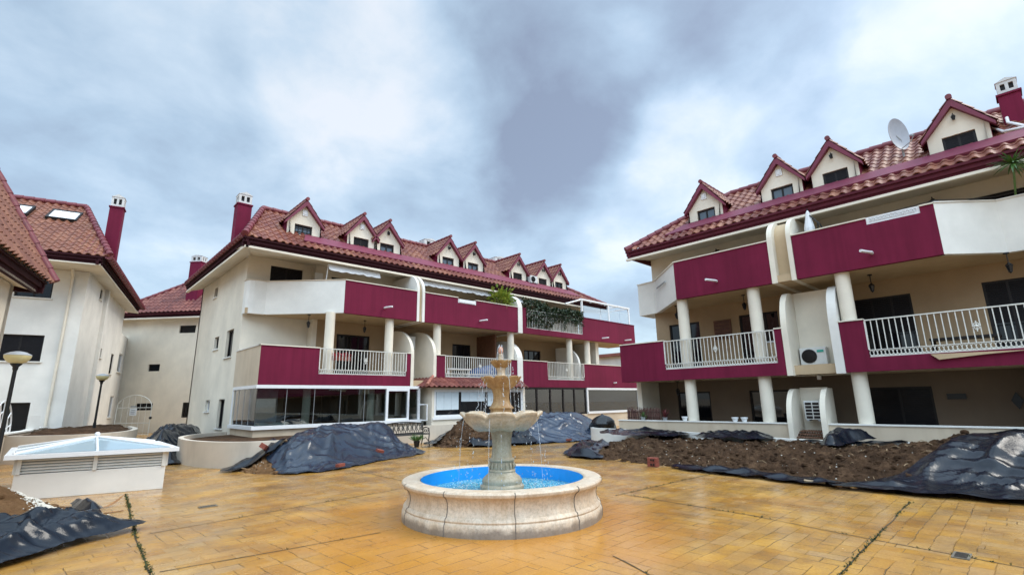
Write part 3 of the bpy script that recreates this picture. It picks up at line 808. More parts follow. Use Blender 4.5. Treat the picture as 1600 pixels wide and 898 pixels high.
# --- ground floor: glazed terrace at the left
g = MB(TC)
g.box(XL + .0, 11.9, .0, .2, 0, .78); g.box(XL, XL + .2, .2, 2.72, 0, .78); g.box(XL - .0 + .2, 28.6, .2, 2.75, 0, .18)
g.box(12.2, 28.6, .0, .2, 0, .80)
g.build('terrace_wall', 'terrace', B)
zc0, zc1 = .78, 2.26
g = MB(TC); fw = .09
g.box(XL - .09, 11.9, -.09, .12, .78, .90); g.box(XL - .09, XL + .12, .12, 2.80, .781, .901)
g.box(XL - .03, 11.9, -.03, .10, 2.15, 2.265); g.box(XL - .03, XL + .10, .10, 2.80, 2.151, 2.264)
g.box(XL - .03, XL + .07, 2.72, 2.82, .90, 2.15)
for s, w in ((10.30, .09), (11.28, .07), (11.80, .09)): g.box(s - w / 2, s + w / 2, -.04, .10, .90, 2.15)
g.box(10.35, 11.25, -.035, .095, 2.06, 2.15); g.box(10.35, 11.25, -.035, .095, .90, .98)
en = g.build('glazed_enclosure', 'alu', B)
g = MB(TC)
for i in range(5):
    a = XL + .02 + i * .985; g.box(a + .004, a + .975, .02, .032, .90, 2.15)
g.box(10.35, 11.24, .03, .042, .98, 2.06); g.box(11.32, 11.75, .03, .042, .9, 2.15)
for i in range(4): g.box(XL + .02, XL + .032, .06 + i * .68, .06 + i * .68 + .67, .90, 2.15)
g.build('glass_panes', 'glass', en)
g = MB(TC)
for i in range(1, 5):
    a = XL + .02 + i * .985; g.box(a - .007, a + .003, .01, .045, .90, 2.15)
for i in range(1, 4): g.box(XL + .01, XL + .045, .05 + i * .68, .058 + i * .68, .9, 2.15)
g.build('pane_edges', 'grey', en)
g = MB(TC); g.tube([(11.86, -.05, .86), (12.02, -.32, .86), (12.02, -.32, 1.5), (11.86, -.05, 1.5)], .03, 6); g.build('open_casement', 'alu', en)
# things kept inside the glazed terrace
g = MB(TC); g.box(XL + .35, 7.0, 1.4, 1.9, .18, .95); g.build('bench_box', 'pale', en)
g = MB(TC); g.box(XL + .6, 6.9, 2.5, 2.68, .18, 2.2); g.build('interior_cupboard', 'curtain', en)
for s in (7.3, 9.9): column(TC, B, s, .6, .18, 2.27, .14)
window(TC, B, 7.2, 9.6, .2, 2.0, dW + .56, 'terrace_door', mull=2)
window(TC, B, 18.4, 22.6, .2, 2.05, dW + .56, 'terrace_door', mull=3)
# --- middle extension with its own little tiled roof
g = MB(TC)
g.wall(12.2, 17.75, 0, 2.24, -.40, -.24, [(12.32, 17.6, .95, 2.12)])
g.wall(-.24, 2.6, 0, 2.24, 12.2, 12.35, swap=True)
X = g.build('garden_room', 'cream', B)
window(TC, X, 12.32, 17.6, .95, 2.12, -.38, 'picture_window', 'alu', 'pane', mull=0, fw=.10, depth=.1)
g = MB(TC)
for a in (13.72, 15.25, 16.6): g.box(a - .03, a + .03, -.36, -.29, 1.05, 2.02)
g.build('window_post', 'dark', X)
g = MB(TC)
for a0, a1, zz in ((12.46, 13.66, 1.26), (13.80, 15.18, 1.60), (15.34, 16.55, 1.38)):
    k = 3
    for i in range(k): g.box(a0 + (a1 - a0) * i / k + .004, a0 + (a1 - a0) * (i + 1) / k - .004, -.345, -.335, zz, 2.02)
g.build('roller_blinds', 'blind', X)
g = MB(TC); g.box(12.24, 17.7, -.46, -.38, .86, .95); g.build('window_sill', 'alu', X)
tile_sheet(TC, (11.75, -.66, 2.24), (1, 0, 0), (0, .62, .40), 6.0, .74, [((11.75, -.66, 2.24), (-.62, .62, 0))], .26, .36, .055, 'garden_room_roof', 'tile3', X)
tile_sheet(TC, (11.80, 2.3, 2.24), (0, -1, 0), (.62, 0, .40), 2.95, .72, [((11.75, -.66, 2.24), (.62, -.62, 0))], .26, .36, .055, 'garden_room_roof', 'tile3', X)
g = MB(TC); ridge_caps(g, (11.76, -.66, 2.30), (12.50, .02, 2.70), .07, .3); g.build('ridge_tiles', 'ridgecl', X, smooth=40)
g = MB(TC); g.prism([(11.78, -.62, 2.19), (17.75, -.62, 2.19), (17.75, -.0, 2.6), (12.4, -.0, 2.6)], (0, 0, .03)); g.prism([(11.78, -.62, 2.188), (12.4, 0, 2.58), (12.4, 2.3, 2.58), (11.78, 2.3, 2.188)], (0, 0, .03)); g.build('roof_board', 'wood', X)
# --- dark glazed doors and the curtained enclosure
g = MB(TC)
for a in (18.0, 19.05, 20.1, 21.15, 22.1, 23.1): g.box(a - .045, a + .045, .02, .12, .80, 2.26)
g.box(18.0, 23.1, .025, .115, 2.16, 2.262); g.box(18.0, 23.1, .025, .115, .80, .90)
dk = g.build('dark_glazed_doors', 'dark', B)
g = MB(TC)
for a in (18.0, 19.05, 20.1, 21.15, 22.1): g.box(a + .05, a + .99, .06, .072, .9, 2.16)
g.build('glass_panes', 'glass', dk)
g = MB(TC); g.box(18.2, 18.9, 1.6, 1.7, .5, 1.9); g.box(21.3, 22.0, 1.0, 1.1, .3, 2.0); g.build('interior_panel', 'curtain', dk)
g = MB(TC)
g.box(23.2, 28.6, -.06, .12, .80, .93); g.box(23.2, 28.6, -.03, .10, 2.15, 2.264)
for a in (23.25, 28.5): g.box(a - .06, a + .06, -.02, .10, .93, 2.15)
g.box(28.5, 28.6, .12, 2.4, 2.15, 2.262); g.box(28.48, 28.62, .12, 2.4, .8, .93); g.box(28.5, 28.6, 1.2, 1.3, .93, 2.15)
e2 = g.build('glazed_enclosure', 'alu', B, label='glazed terrace with grey curtains inside')
g = MB(TC); g.box(23.31, 28.44, .03, .042, .93, 2.15); g.build('glass_panes', 'glass', e2)
for a0, a1 in ((24.55, 25.15), (25.4, 26.1), (26.25, 28.3)):
    g = MB(TC); n = int((a1 - a0) / .02); p0 = [(a0 + (a1 - a0) * i / n, .17 + .075 * math.sin(i * .52) + .03 * math.sin(i * .19)) for i in range(n + 1)]
    g.add([(a, d, z) for z in (.82, 2.16) for a, d in p0], [(i, i + 1, n + 2 + i, n + 1 + i) for i in range(n)])
    g.build('curtain', 'curtain', e2, smooth=60)
# --- roof
E0 = (4.65, .55, zE)
hipL = [((4.60, .5, zE), (-3.0, 1.3, 0))]
hipR = [((26.3, .55, zE), (3.0, 5.2, 0))]
sl = math.hypot(3, 2.25)
tile_sheet(TC, (4.5, .55, zE), (1, 0, 0), (0, 3, 2.25), 22.0, sl, hipL + hipR, .27, .36, .055, 'roof', 'tile', B)
g = MB(TC)   # the other slopes and the under-board
ra, rb = (5.94, 3.52, 9.80), (20.9, 3.52, 9.80)
g.poly([(4.6, .6, 7.5), (26.3, .6, 7.5), rb, ra]); g.poly([(4.6, .6, 7.5), ra, (4.66, dB, 7.5)])
g.poly([ra, rb, (26.0, dB, 7.5), (4.66, dB, 7.5)]); g.poly([(26.3, .6, 7.5), (26.0, dB, 7.5), rb])
g.build('roof_deck', 'ridge', B)
g = MB(TC); ridge_caps(g, (4.60, .50, zE + .05), (5.94, 3.52, 9.90)); ridge_caps(g, (5.94, 3.55, 9.90), (20.9, 3.55, 9.90)); ridge_caps(g, (26.3, .55, zE + .05), (20.9, 3.55, 9.9))
g.build('ridge_tiles', 'ridge', B, smooth=40)
g = MB(TC); ridge_caps(g, (4.58, .60, 7.62), (4.62, dB + .1, 7.62), .10); g.build('end_eave_tiles', 'ridge', B, smooth=40)
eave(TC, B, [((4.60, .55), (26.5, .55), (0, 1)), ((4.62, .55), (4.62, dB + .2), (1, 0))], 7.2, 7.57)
dv = Vector((0, -2.25, 3)).normalized()
g = MB(TC)   # painted flashing between the eave tiles and the dormers
q0, q1 = .95, 1.56
zq = lambda d: zE + (d - .55) * slope
g.prism([(6.85, q0, zq(q0) + .015), (24.2, q0, zq(q0) + .015), (23.8, q1, zq(q1) + .015), (7.1, q1, zq(q1) + .015)], (0, -.035, .055))
g.build('roof_flashing', 'flash', B)
for k, (s0, sh, lm, pn) in enumerate(((6.36, .22, 'vent', 'pane2'), (8.92, 1.0, 'vent', 'pane'), (10.21, .35, 'lamp', 'pane2'), (13.70, .28, 'lamp', 'pane2'), (15.34, .28, 'lamp', 'pane2'), (18.65, 1.0, 'lamp', 'pane'), (20.76, 1.0, 'lamp', 'pane'), (22.24, .1, 'lamp', 'pane'))):
    dormer(TC, B, s0, zq(1.56), 1.57, None, sh, slope, .55, zE, lm, pane=pn, bars=(k == 0))
chimney(TC, B, 5.42, 4.6, 7.7, 10.2, 10.75, .56, .56)
chimney(TC, B, 14.9, 4.2, 8.6, 10.05, 10.55, 1.0, .6)
chimney(TC, B, 20.2, 4.2, 8.6, 10.0, 10.52, 1.15, .6)
g = MB(TC); g.box(7.86, 8.2, -.0 + dW - .06, dW, 6.72, 7.06); g.build('alarm_box', 'white', B)

# things on the centre building
t = thing('awning', 'short white folded awning with a wavy edge under the left eaves of the long block', 'awning', (9, YC + .8, 7.1), 'folded white awnings')
def awning(t, a0, a1, z):
    g = MB(TC); g.tube([(a0, .85, z), (a1, .85, z)], .075, 10); g.build('cassette', 'white', t, smooth=40)
    g = MB(TC); n = int((a1 - a0) / .05); pt = []
    for i in range(n + 1):
        a = a0 + (a1 - a0) * i / n; pt.append((a, .70 + .01 * math.sin(i), z - .20 - .035 * abs(math.sin(i * .42)) - .05 * noise.noise((a * 2, 0, 0))))
    g.add([(a, .78, z + .02) for a, d, zz in pt] + pt, [(i, i + 1, n + 2 + i, n + 1 + i) for i in range(n)]); g.build('valance', 'fabric', t, smooth=60)
    g = MB(TC); g.tube([(a0 + .02, .85, z), (a0 + .02, 1.0, 6.4)], .02, 6); g.build('support_bar', 'white', t)
awning(t, 7.85, 10.15, 7.10)
t = thing('awning', 'long white folded awning between the two pale balcony dividers', 'awning', (14.4, YC + .8, 7.1), 'folded white awnings'); awning(t, 12.3, 16.5, 7.13)
t = thing('awning', 'small white folded awning just left of the leafy balcony hedge', 'awning', (18.1, YC + .8, 7.0), 'folded white awnings'); awning(t, 17.55, 18.9, 7.08)
def ac_unit(T, s0, s1, z0, z1, d, name, label, face='fan', grp='air conditioner units'):
    c = T((s0 + s1) / 2, d, z0)
    t = thing(name, label, 'air conditioner', c, grp); dp = .3
    g = MB(T); g.box(s0, s1, d - dp, d, z0, z1); g.build('casing', 'acw', t, bevel=.015)
    g = MB(T); w = s1 - s0; h = z1 - z0; cs = s0 + w * .64 if T is not TC else s0 + w * .36
    if face == 'fan':
        for q in range(5): g.tube([(cs + (h * .40 - q * h * .075) * math.cos(k * PI / 14), d - dp - .012, z0 + h / 2 + (h * .40 - q * h * .075) * math.sin(k * PI / 14)) for k in range(29)], .007, 4)
        for k in range(6): g.tube([(cs, d - dp - .012, z0 + h / 2), (cs + h * .4 * math.cos(k * PI / 3), d - dp - .012, z0 + h / 2 + h * .4 * math.sin(k * PI / 3))], .006, 4)
        g.build('fan_grille', 'iron', t)
        g = MB(T); g.tube([(cs, d - dp - .003, z0 + h / 2), (cs, d - dp + .02, z0 + h / 2)], h * .41, 24); g.build('fan', 'dark', t)
    else:
        for i in range(2):
            for j in range(5):
                g.box(s0 + w * (.08 + .45 * i), s0 + w * (.08 + .45 * i + .38), d - dp - .01, d - dp + .002, z0 + h * (.06 + .18 * j), z0 + h * (.06 + .18 * j + .13))
        g.build('coil_grille', 'dark', t)
    g = MB(T); g.box(s0 + .04, s0 + .1, d - dp - .02, d, z0 - .04, z0 - .003); g.box(s1 - .1, s1 - .04, d - dp - .02, d, z0 - .04, z0 - .003); g.build('bracket', 'grey', t)
    return t
ac_unit(TC, 11.62, 12.3, 4.0, 4.55, 1.495, 'air_conditioner', 'white air conditioner in the recess between the first two balconies of the long block')
ac_unit(TC, 20.12, 20.70, 8.36, 8.78, 1.62, 'air_conditioner', 'small white air conditioner on the roof between two dormers of the long block')
t = thing('covered_furniture', 'blue cloth cover over furniture behind the middle balcony railing of the long block', 'furniture', (16.2, YC + .9, 2.5))
g = MB(TC); P = []; fs = []; n, m = 30, 10
for i in range(m + 1):
    f = i / m
    for k in range(n):
        a = 2 * PI * k / n; r = (1 - .55 * f ** 3) * (1 + .10 * math.sin(a * 7) * (1 - f)); P.append((16.15 + .85 * r * math.cos(a), .95 + .45 * r * math.sin(a), 2.52 + (.78 + .1 * math.cos(a)) * math.sin(f * PI / 2)))
for i in range(m):
    for k in range(n): fs.append((i * n + k, i * n + (k + 1) % n, (i + 1) * n + (k + 1) % n, (i + 1) * n + k))
fs.append(tuple(m * n + k for k in range(n))); g.add(P, fs); g.build('cover', 'blue', t, smooth=60)
t = thing('table', 'white table behind the middle balcony railing of the long block', 'table', (14.4, YC + .9, 2.5))
g = MB(TC); g.box(13.7, 15.1, .6, 1.2, 3.08, 3.13); g.build('tabletop', 'white', t)
for a in (13.78, 15.02):
    for d in (.66, 1.14): g = MB(TC); g.box(a - .025, a + .025, d - .025, d + .025, 2.52, 3.08); g.build('leg', 'white', t)
g = MB(TC); g.box(16.75, 16.85, .7, dW, 2.52, 4.95); g.build('wooden_screen', 'wood', B)
t = thing('flower_box', 'flower box with red flowers behind the first balcony railing', 'flower box', (8.3, YC + .25, 3.2))
g = MB(TC); g.box(7.98, 8.75, .16, .32, 3.22, 3.38); g.build('box', 'brick', t)
g = MB(TC)
for i in range(160): g.leaf((random.uniform(7.98, 8.75), random.uniform(.14, .34), 3.38 + random.uniform(-.05, .12)), (random.uniform(-1, 1), random.uniform(-1, 1), random.uniform(-.2, 1)), .07, .028)
g.build('flowers', 'redflower', t, recalc=False)
# plants on the long block
t = thing('hedge', 'dark leafy hedge behind the white railing on the upper balcony', 'hedge', (20.7, YC + .3, 5.3))
g = MB(TC)
for i in range(5600):
    a = random.uniform(18.35, 23.15); q = noise.noise((a * 1.3, 3, 0))
    top = 6.72 + .28 * q + (.22 if a < 20 else -.04); lo = 5.42 + max(0, (.45 + .7 * noise.noise((a * 2.3, 8, 0))) if a > 20.4 else .0)
    z = lo + (top - lo) * random.random() ** .8; d = random.gauss(.17, .13)
    if noise.noise((a * 3, z * 3, d * 3)) < -.34: continue
    g.leaf((a, d, z), (random.uniform(-1, 1), random.uniform(-1.2, .4), random.uniform(-.6, .8)), random.uniform(.10, .19), random.uniform(.03, .06))
g.build('foliage', 'leafdark', t, recalc=False)
g = MB(TC)
for i in range(26):
    a = 18.5 + i * .18; g.tube([(a, .2, 5.3), (a + random.uniform(-.1, .1), .2, 6.0), (a + random.uniform(-.2, .2), .15, 6.6)], .012, 5)
g.build('stem', 'wood', t)
t = thing('potted_plant', 'lime green potted bush showing above the maroon balcony beside the second divider', 'plant', (17.0, YC + .45, 5.3))
g = MB(TC)
for i in range(420):
    p = Vector((random.gauss(0, .26), random.gauss(0, .2), random.gauss(0, .22)))
    g.leaf((17.0 + p.x, .45 + p.y, 6.80 + p.z), (p.x + random.uniform(-.2, .2), p.y - .1, p.z + .15), random.uniform(.16, .28), random.uniform(.045, .075))
g.build('foliage', 'leaflime', t, recalc=False)
g = MB(TC)
for k in range(5): g.tube([(17.0, .45, 5.6), (17.0 + .05 * k - .1, .45, 6.3), (17 + .14 * k - .28, .45 + random.uniform(-.1, .1), 6.8)], .015, 5)
g.build('stem', 'wood', t)
g = MB(TC); g.lathe([(.14, 0), (.2, .35), (.19, .35), (.02, .33)], 16, (17.0, .45, 5.3)); g.build('pot', 'ridgecl', t, smooth=40)
t = thing('pergola', 'white metal pergola with glass screens on the far end of the upper terrace', 'pergola', (26.2, YC + 1, 5.3))
g = MB(TC)
for s in (23.4, 26.1, 28.4):
    for d in (.25, 2.6): g.box(s - .05, s + .05, d - .05, d + .05, 5.3, 7.52)
for d in (.25, 2.6): g.box(23.3, 28.5, d - .06, d + .06, 7.52, 7.62)
for s in (23.4, 24.6, 26.1, 27.2, 28.4): g.box(s - .035, s + .035, .31, 2.54, 7.525, 7.615)
g.tube([(21.9, .25, 7.12), (23.4, .25, 7.56)], .05, 6)
g.build('pergola_frame', 'alu', t)
g = MB(TC)
for a0, a1 in ((23.5, 25.2), (25.25, 26.05), (26.15, 27.2), (27.3, 28.3)): g.box(a0, a1, .2, .212, 6.3, 7.2)
g.build('glass_screen', 'mistglass', t)
lan = make_lantern()
labs = ['black lantern hanging by the pale wall at the left end of the long block', 'black lantern hanging before the dark balcony door between the two left columns']
lan.location = (7.38, YC + 1.2, 5.06); lan['label'] = labs[0]
dup(lan, (9.77, YC + 1.2, 5.06), labs[1])
# ================================================================== RIGHT BUILDING
XR = 16.3
TR = lambda s, d, z: (XR + d, s, z)
B2 = thing('apartment_building', 'cream and maroon apartment block on the right with four dormers and a satellite dish', 'building', (XR, 3, 0))
S0, S1 = -20.0, 10.9      # right end (outside the frame) and left end of the block
dW2 = 2.3
def wd(x): return x
g = MB(TR)
ops = [(9.0, 10.3, 2.5, 4.53), (6.1, 7.45, 2.5, 4.55), (2.36, 3.85, 2.5, 4.55), (-1.2, .79, 2.5, 4.58), (-2.6, 1.15, 5.4, 7.0), (5.9, 8.2, 5.4, 6.9), (2.0, 4.2, 5.4, 6.9)]
g.wall(S0, S1, 5.27, 7.55, dW2, dW2 + .2, ops)
lo = [(8.85, 10.2, .1, 1.83), (6.05, 7.4, .1, 1.82), (2.3, 3.85, .1, 1.82), (-3.5, -.75, .1, 1.85)]
g.build('wall', 'cream', B2)
g = MB(TR); g.box(S1 - .2, S1, dW2 + .2, 9, 2.25, 7.5); g.build('end_wall', 'cream', B2)
g = MB(TR); g.box(11.0, 11.2, 1.0, 9, 0, 2.24); g.build('end_wall', 'cream', B2)
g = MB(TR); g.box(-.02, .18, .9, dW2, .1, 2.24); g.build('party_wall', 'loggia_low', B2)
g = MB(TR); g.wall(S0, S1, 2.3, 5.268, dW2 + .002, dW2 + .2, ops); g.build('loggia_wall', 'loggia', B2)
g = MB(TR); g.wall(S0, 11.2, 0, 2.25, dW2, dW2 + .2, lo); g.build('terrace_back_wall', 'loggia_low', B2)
for (a0, a1, z0, z1) in ops[:4]: window(TR, B2, a0, a1, z0, z1, dW2 + .05, 'balcony_door', mull=2 if a1 - a0 < 1.7 else 3, shut=0 if z0 == 2.5 and a0 > 5 else .55)
for (a0, a1, z0, z1) in ops[4:]: window(TR, B2, a0, a1, z0, z1, dW2 + .05, 'balcony_door', mull=2, shut=.4)
for i, (a0, a1, z0, z1) in enumerate(lo): window(TR, B2, a0, a1, z0, z1, dW2 + .05, 'terrace_door', mull=1, shut=1.0 if i == 2 else 0)
g = MB(TR)
g.box(S0, 11.2, .16, dW2, 2.225, 2.5)
g.box(3.8, 5.3, .14, .16, 2.3, 2.5) if False else None
g.prism([(S0, 1.14, 5.062), (.1, 1.13, 5.062), (1.22, .02, 5.062), (8.65, .02, 5.062), (10.55, 1.95, 5.062), (10.85, dW2, 5.062), (S0, dW2, 5.062)], (0, 0, .22))
g.build('balcony_slab', 'plaster_tan', B2)  # under-balcony shade is partly put into this tan colour
g = MB(TR)
g.prism([(11.05, .75, 7.20), (S0, .75, 7.20), (S0, dW2 + .1, 7.46), (11.05, dW2 + .1, 7.46)], (0, 0, .05))
g.box(S0, 11.05, dW2 + .1, 9, 7.40, 7.45)
g.box(S0, 11.1, .68, .80, 7.16, 7.24)
g.build('soffit', 'cream', B2)
# upper balcony
zt, zb = 6.43, 5.06
g = MB(TR); g.wall(5.37, 8.645, zb, zt, 0, .16); p = g.build('balcony_parapet', 'maroon', B2)
g = MB(TR); cap(g, 5.37, 8.645, 0, .16, zt); g.build('coping', 'cream', p)
g = MB(TR)
def par2(mb, pts, z0, z1, t=.16):
    for (p_, q) in zip(pts[:-1], pts[1:]):
        v = Vector((q[0] - p_[0], q[1] - p_[1], 0)).normalized(); n = Vector((v.y, -v.x, 0)) * t
        mb.prism([(p_[0], p_[1], z0), (q[0], q[1], z0), (q[0] + n.x, q[1] + n.y, z0), (p_[0] + n.x, p_[1] + n.y, z0)], (0, 0, z1 - z0))
def outset(mb, pts, z0, z1):
    for (p_, q) in zip(pts[:-1], pts[1:]):
        v = Vector((q[0] - p_[0], q[1] - p_[1], 0)).normalized(); n = Vector((v.y, -v.x, 0))
        if n.y < 0: n = -n
        a = .17
        mb.prism([(p_[0], p_[1], z0), (q[0], q[1], z0), (q[0] + n.x * a, q[1] + n.y * a, z0), (p_[0] + n.x * a, p_[1] + n.y * a, z0)], (0, 0, z1 - z0))
ptsR = [(8.65, 0), (10.55, 1.92), (10.72, 2.02), (11.35, 2.10), (11.35, 3.2)]
outset(g, ptsR, zb, zt - .02)
p = g.build('balcony_parapet', 'pale', B2, label='pale angled balcony front at the left end')
g = MB(TR); outset(g, [(a + .02, d - .03) for a, d in ptsR], zt - .02, zt + .015); g.build('coping', 'cream', p)
g = MB(TR); g.tube([(9.45, .72, 5.98), (10.25, 1.50, 5.98)], .03, 8); g.build('drain_spout', 'grey', p)
g = MB(TR); g.wall(1.24, 4.66, zb, zt, 0, .16, [(1.53, 2.72, 6.26, 6.6)]); p = g.build('balcony_parapet', 'maroon', B2)
coping(TR, p, 2.72, 4.66, 0, .16, zt); coping(TR, p, 1.24, 1.53, 0, .16, zt)
g = MB(TR); g.box(1.53, 2.72, .03, .12, 6.26, 6.31); g.box(1.53, 2.72, .03, .12, 6.43, 6.47); g.box(1.53, 2.72, .06, .10, 6.31, 6.43)
g.box(1.53, 1.6, .03, .12, 6.31, 6.43); g.box(2.65, 2.72, .03, .12, 6.31, 6.43)
for i in range(12): g.tube([(1.67 + i * .085 + .03 * math.cos(k * PI / 4), .02, 6.37 + .045 * math.sin(k * PI / 4)) for k in range(9)], .01, 4)
g.build('lattice_panel', 'white', p)
pe = [(1.237, 0), (.12, 1.10), (S0, 1.12)]
def inset(mb, pts, z0, z1, a=.17, o=0):
    for (p_, q) in zip(pts[:-1], pts[1:]):
        v = Vector((q[0] - p_[0], q[1] - p_[1], 0)).normalized(); n = Vector((-v.y, v.x, 0))
        if n.y < 0: n = -n
        mb.prism([(p_[0] - n.x * o, p_[1] - n.y * o, z0), (q[0] - n.x * o, q[1] - n.y * o, z0), (q[0] + n.x * a, q[1] + n.y * a, z0), (p_[0] + n.x * a, p_[1] + n.y * a, z0)], (0, 0, z1 - z0))
g = MB(TR); inset(g, pe, zb, zt + .02); p = g.build('balcony_parapet', 'pale', B2, label='pale angled balcony front at the right edge')
g = MB(TR); inset(g, pe, zt + .021, zt + .05, .20, .03); g.build('coping', 'pale', p)
fin(TR, B2, 5.21, 5.365, -.03, .9, 5.04, 6.45, 7.2, 'cream', 1.3)
fin(TR, B2, 4.67, 4.80, -.03, .9, 5.04, 6.45, 7.2, 'cream', 1.3)
g = MB(TR); pr = arc_profile(.22, .9, 6.5, 7.12, 10)
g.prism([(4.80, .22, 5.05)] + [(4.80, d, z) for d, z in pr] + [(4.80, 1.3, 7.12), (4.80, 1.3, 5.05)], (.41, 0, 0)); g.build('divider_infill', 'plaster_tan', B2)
# first floor balcony
g = MB(TR); g.wall(5.30, 11.2, 2.22, 3.62, 0, .16, [(5.52, 9.32, 2.60, 3.9)]); g.box(11.04, 11.2, .16, dW2, 2.22, 3.62)
p = g.build('balcony_parapet', 'maroon', B2)
coping(TR, p, 9.32, 11.2, 0, .16, 3.622); coping(TR, p, 5.28, 5.52, 0, .16, 3.622)
railing(TR, p, 5.54, 9.30, 2.60, 3.62, .03)
g = MB(TR); g.wall(S0, 3.785, 2.22, 3.62, 0, .16, [(-1.3, 3.19, 2.60, 3.9)]); p = g.build('balcony_parapet', 'maroon', B2)
coping(TR, p, 3.19, 3.81, 0, .16, 3.622); coping(TR, p, S0, -1.3, 0, .16, 3.622)
railing(TR, p, -1.28, 3.17, 2.60, 3.62, .03, bars=33)
fin(TR, B2, 5.13, 5.297, -.02, .62, 2.20, 3.62, 4.78, 'cream', .6)
fin(TR, B2, 3.79, 4.02, -.02, .62, 2.20, 3.62, 4.78, 'pale', .6)
g = MB(TR); g.box(4.02, 5.13, .95, 1.1, 2.20, 4.80); g.build('recess_wall', 'cream', B2)
for s in (8.59, 6.09, 3.57):
    column(TR, B2, s, .30, 2.5, 5.07, .19)
    column(TR, B2, s, .33, .1, 2.23, .19)
spout(TR, B2, 7.12, 5.45, 0, .48, .16); spout(TR, B2, 2.72, 5.42, 0, .48, .16)
# ground floor terrace wall with its niche
g = MB(TR)
g.box(5.44, 11.45, 0, .18, 0, .80); g.box(11.27, 11.45, .18, 1.5, 0, .80)
g.box(S0, 4.42, 0, .18, 0, .80); g.box(S0, 11.3, .18, 2.3, 0, .1)
p = g.build('terrace_wall', 'terrace', B2)
coping(TR, p, 5.44, 11.47, 0, .18, .80, 'pale'); coping(TR, p, S0, 4.42, 0, .18, .80, 'pale')
fin(TR, B2, 5.30, 5.44, -.12, .55, 0, .85, 1.82, 'cream', .35, 'niche_side')
fin(TR, B2, 4.42, 4.56, -.12, .55, 0, .85, 1.82, 'cream', .35, 'niche_side')
g = MB(TR); g.box(4.56, 5.30, .9, 1.0, 0, 1.85); g.build('niche_back', 'cream', B2)
# roof
zE = 7.6
sl = 3.2 * 1.25
tile_sheet(TR, (11.2, .8, zE), (-1, 0, 0), (0, 1, slope), 31.2, sl, [((11.1, .8, zE), (3.2, 3.25, 0))], .30, .37, .062, 'roof', 'tile', B2)
ra, rb = (7.85, 4.0, zE + 3.2 * slope - .07), (S0, 4.0, zE + 3.2 * slope - .07)
g = MB(TR)
g.poly([(11.1, .85, 7.5), (S0, .85, 7.5), rb, ra]); g.poly([(11.1, .85, 7.5), ra, (11.1, 9, 7.5)]); g.poly([ra, rb, (S0, 9, 7.5), (11.1, 9, 7.5)])
g.build('roof_deck', 'ridge', B2)
g = MB(TR); ridge_caps(g, (11.14, .78, zE + .06), (7.85, 4.0, ra[2] + .12), .12); ridge_caps(g, (7.85, 4.02, ra[2] + .12), (S0, 4.02, ra[2] + .12), .12)
g.build('ridge_tiles', 'ridge', B2, smooth=40)
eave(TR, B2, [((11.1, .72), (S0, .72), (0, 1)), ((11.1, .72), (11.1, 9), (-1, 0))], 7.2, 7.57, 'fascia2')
q0, q1 = 1.22, 1.78
zq2 = lambda d: zE + (d - .8) * slope
g = MB(TR); g.prism([(9.55, q0, zq2(q0) + .02), (S0, q0, zq2(q0) + .02), (S0, q1, zq2(q1) + .02), (9.0, q1, zq2(q1) + .02)], (0, -.035, .06)); g.build('roof_flashing', 'flash', B2)
for s0, sh, lm, pn in ((7.36, 0.0, 'vent', 'pane2'), (4.58, .15, 'vent', 'pane2'), (2.94, 1.0, 'lamp', 'pane'), (-.13, 1.0, 'lamp', 'pane')):
    dormer(TR, B2, s0, zq2(1.78), 1.79, None, sh, slope, .8, zE, lm, pane=pn)
chimney(TR, B2, -.66, 2.85, 8.7, 9.95, 10.42, .46, .42)
for i, (a, b) in enumerate((((-.1, 2.7), (-.35, 1.9)), ((-.5, 2.6), (-.75, 1.9)))):
    g = MB(TR); z = lambda d: zq2(d) + .12
    g.tube([(a[0], a[1], z(a[1]) + .12), (a[0], a[1] - .1, z(a[1] - .1)), (b[0], b[1], z(b[1])), (b[0] - .5, b[1] - .15, z(b[1] - .15))], .04, 8); g.build('vent_pipe', 'pvc', B2, smooth=40)
g = MB(TR); g.box(6.6, 7.75, dW2 - .06, dW2 - .005, 4.0, 4.45) if False else g.box(7.75, 8.4, dW2 - .06, dW2 - .005, 3.75, 4.46)
pc = g.build('wooden_panel', 'wood', B2)
g = MB(TR)
for z in (3.82, 3.95, 4.08, 4.22, 4.34): g.box(7.8, 8.35, dW2 - .08, dW2 - .06, z, z + .06)
g.build('panel_slats', 'reed', pc)
g = MB(TR); g.box(1.6, 2.0, dW2 - .06, dW2, 1.45, 1.6); g.build('letter_plate', 'iron', B2)
g = MB(TR); g.prism([(.9, .895, 1.2), (.78, .895, 1.4), (.9, .895, 1.62), (1.02, .895, 1.4)], (0, -.03, 0)) if False else g.prism([(.62, dW2 - .01, 1.18), (.74, dW2 - .01, 1.40), (.62, dW2 - .01, 1.62), (.50, dW2 - .01, 1.40)], (0, -.04, 0))
g.build('wall_ornament', 'iron', B2)
for s, z, d in ((7.93, 7.02, dW2), (1.4, 7.05, dW2)):
    g = MB(TR); g.box(s - .04, s + .04, d - .03, d, z, z + .2); g.tube([(s, d - .02, z + .15), (s, d - .2, z + .2), (s, d - .22, z + .12)], .014, 6)
    g.lathe([(.02, z - .14), (.07, z - .12), (.10, z + .06), (.13, z + .07), (.02, z + .15)], 6, (0, 0, 0)) if False else g.tube([(s, d - .22, z - .16), (s, d - .22, z - .13), (s, d - .22, z + .03), (s, d - .22, z + .04), (s, d - .22, z + .13)], [.03, .06, .10, .14, .02], 8)
    g.build('wall_lamp', 'iron', B2)
g = MB(TR); g.tube([(2.3, .1, 6.49), (1.2, .03, 6.52), (.5, .62, 6.50), (.1, 1.05, 6.55), (-2.2, 1.1, 6.6)], .012, 5); g.build('cable', 'iron', B2)
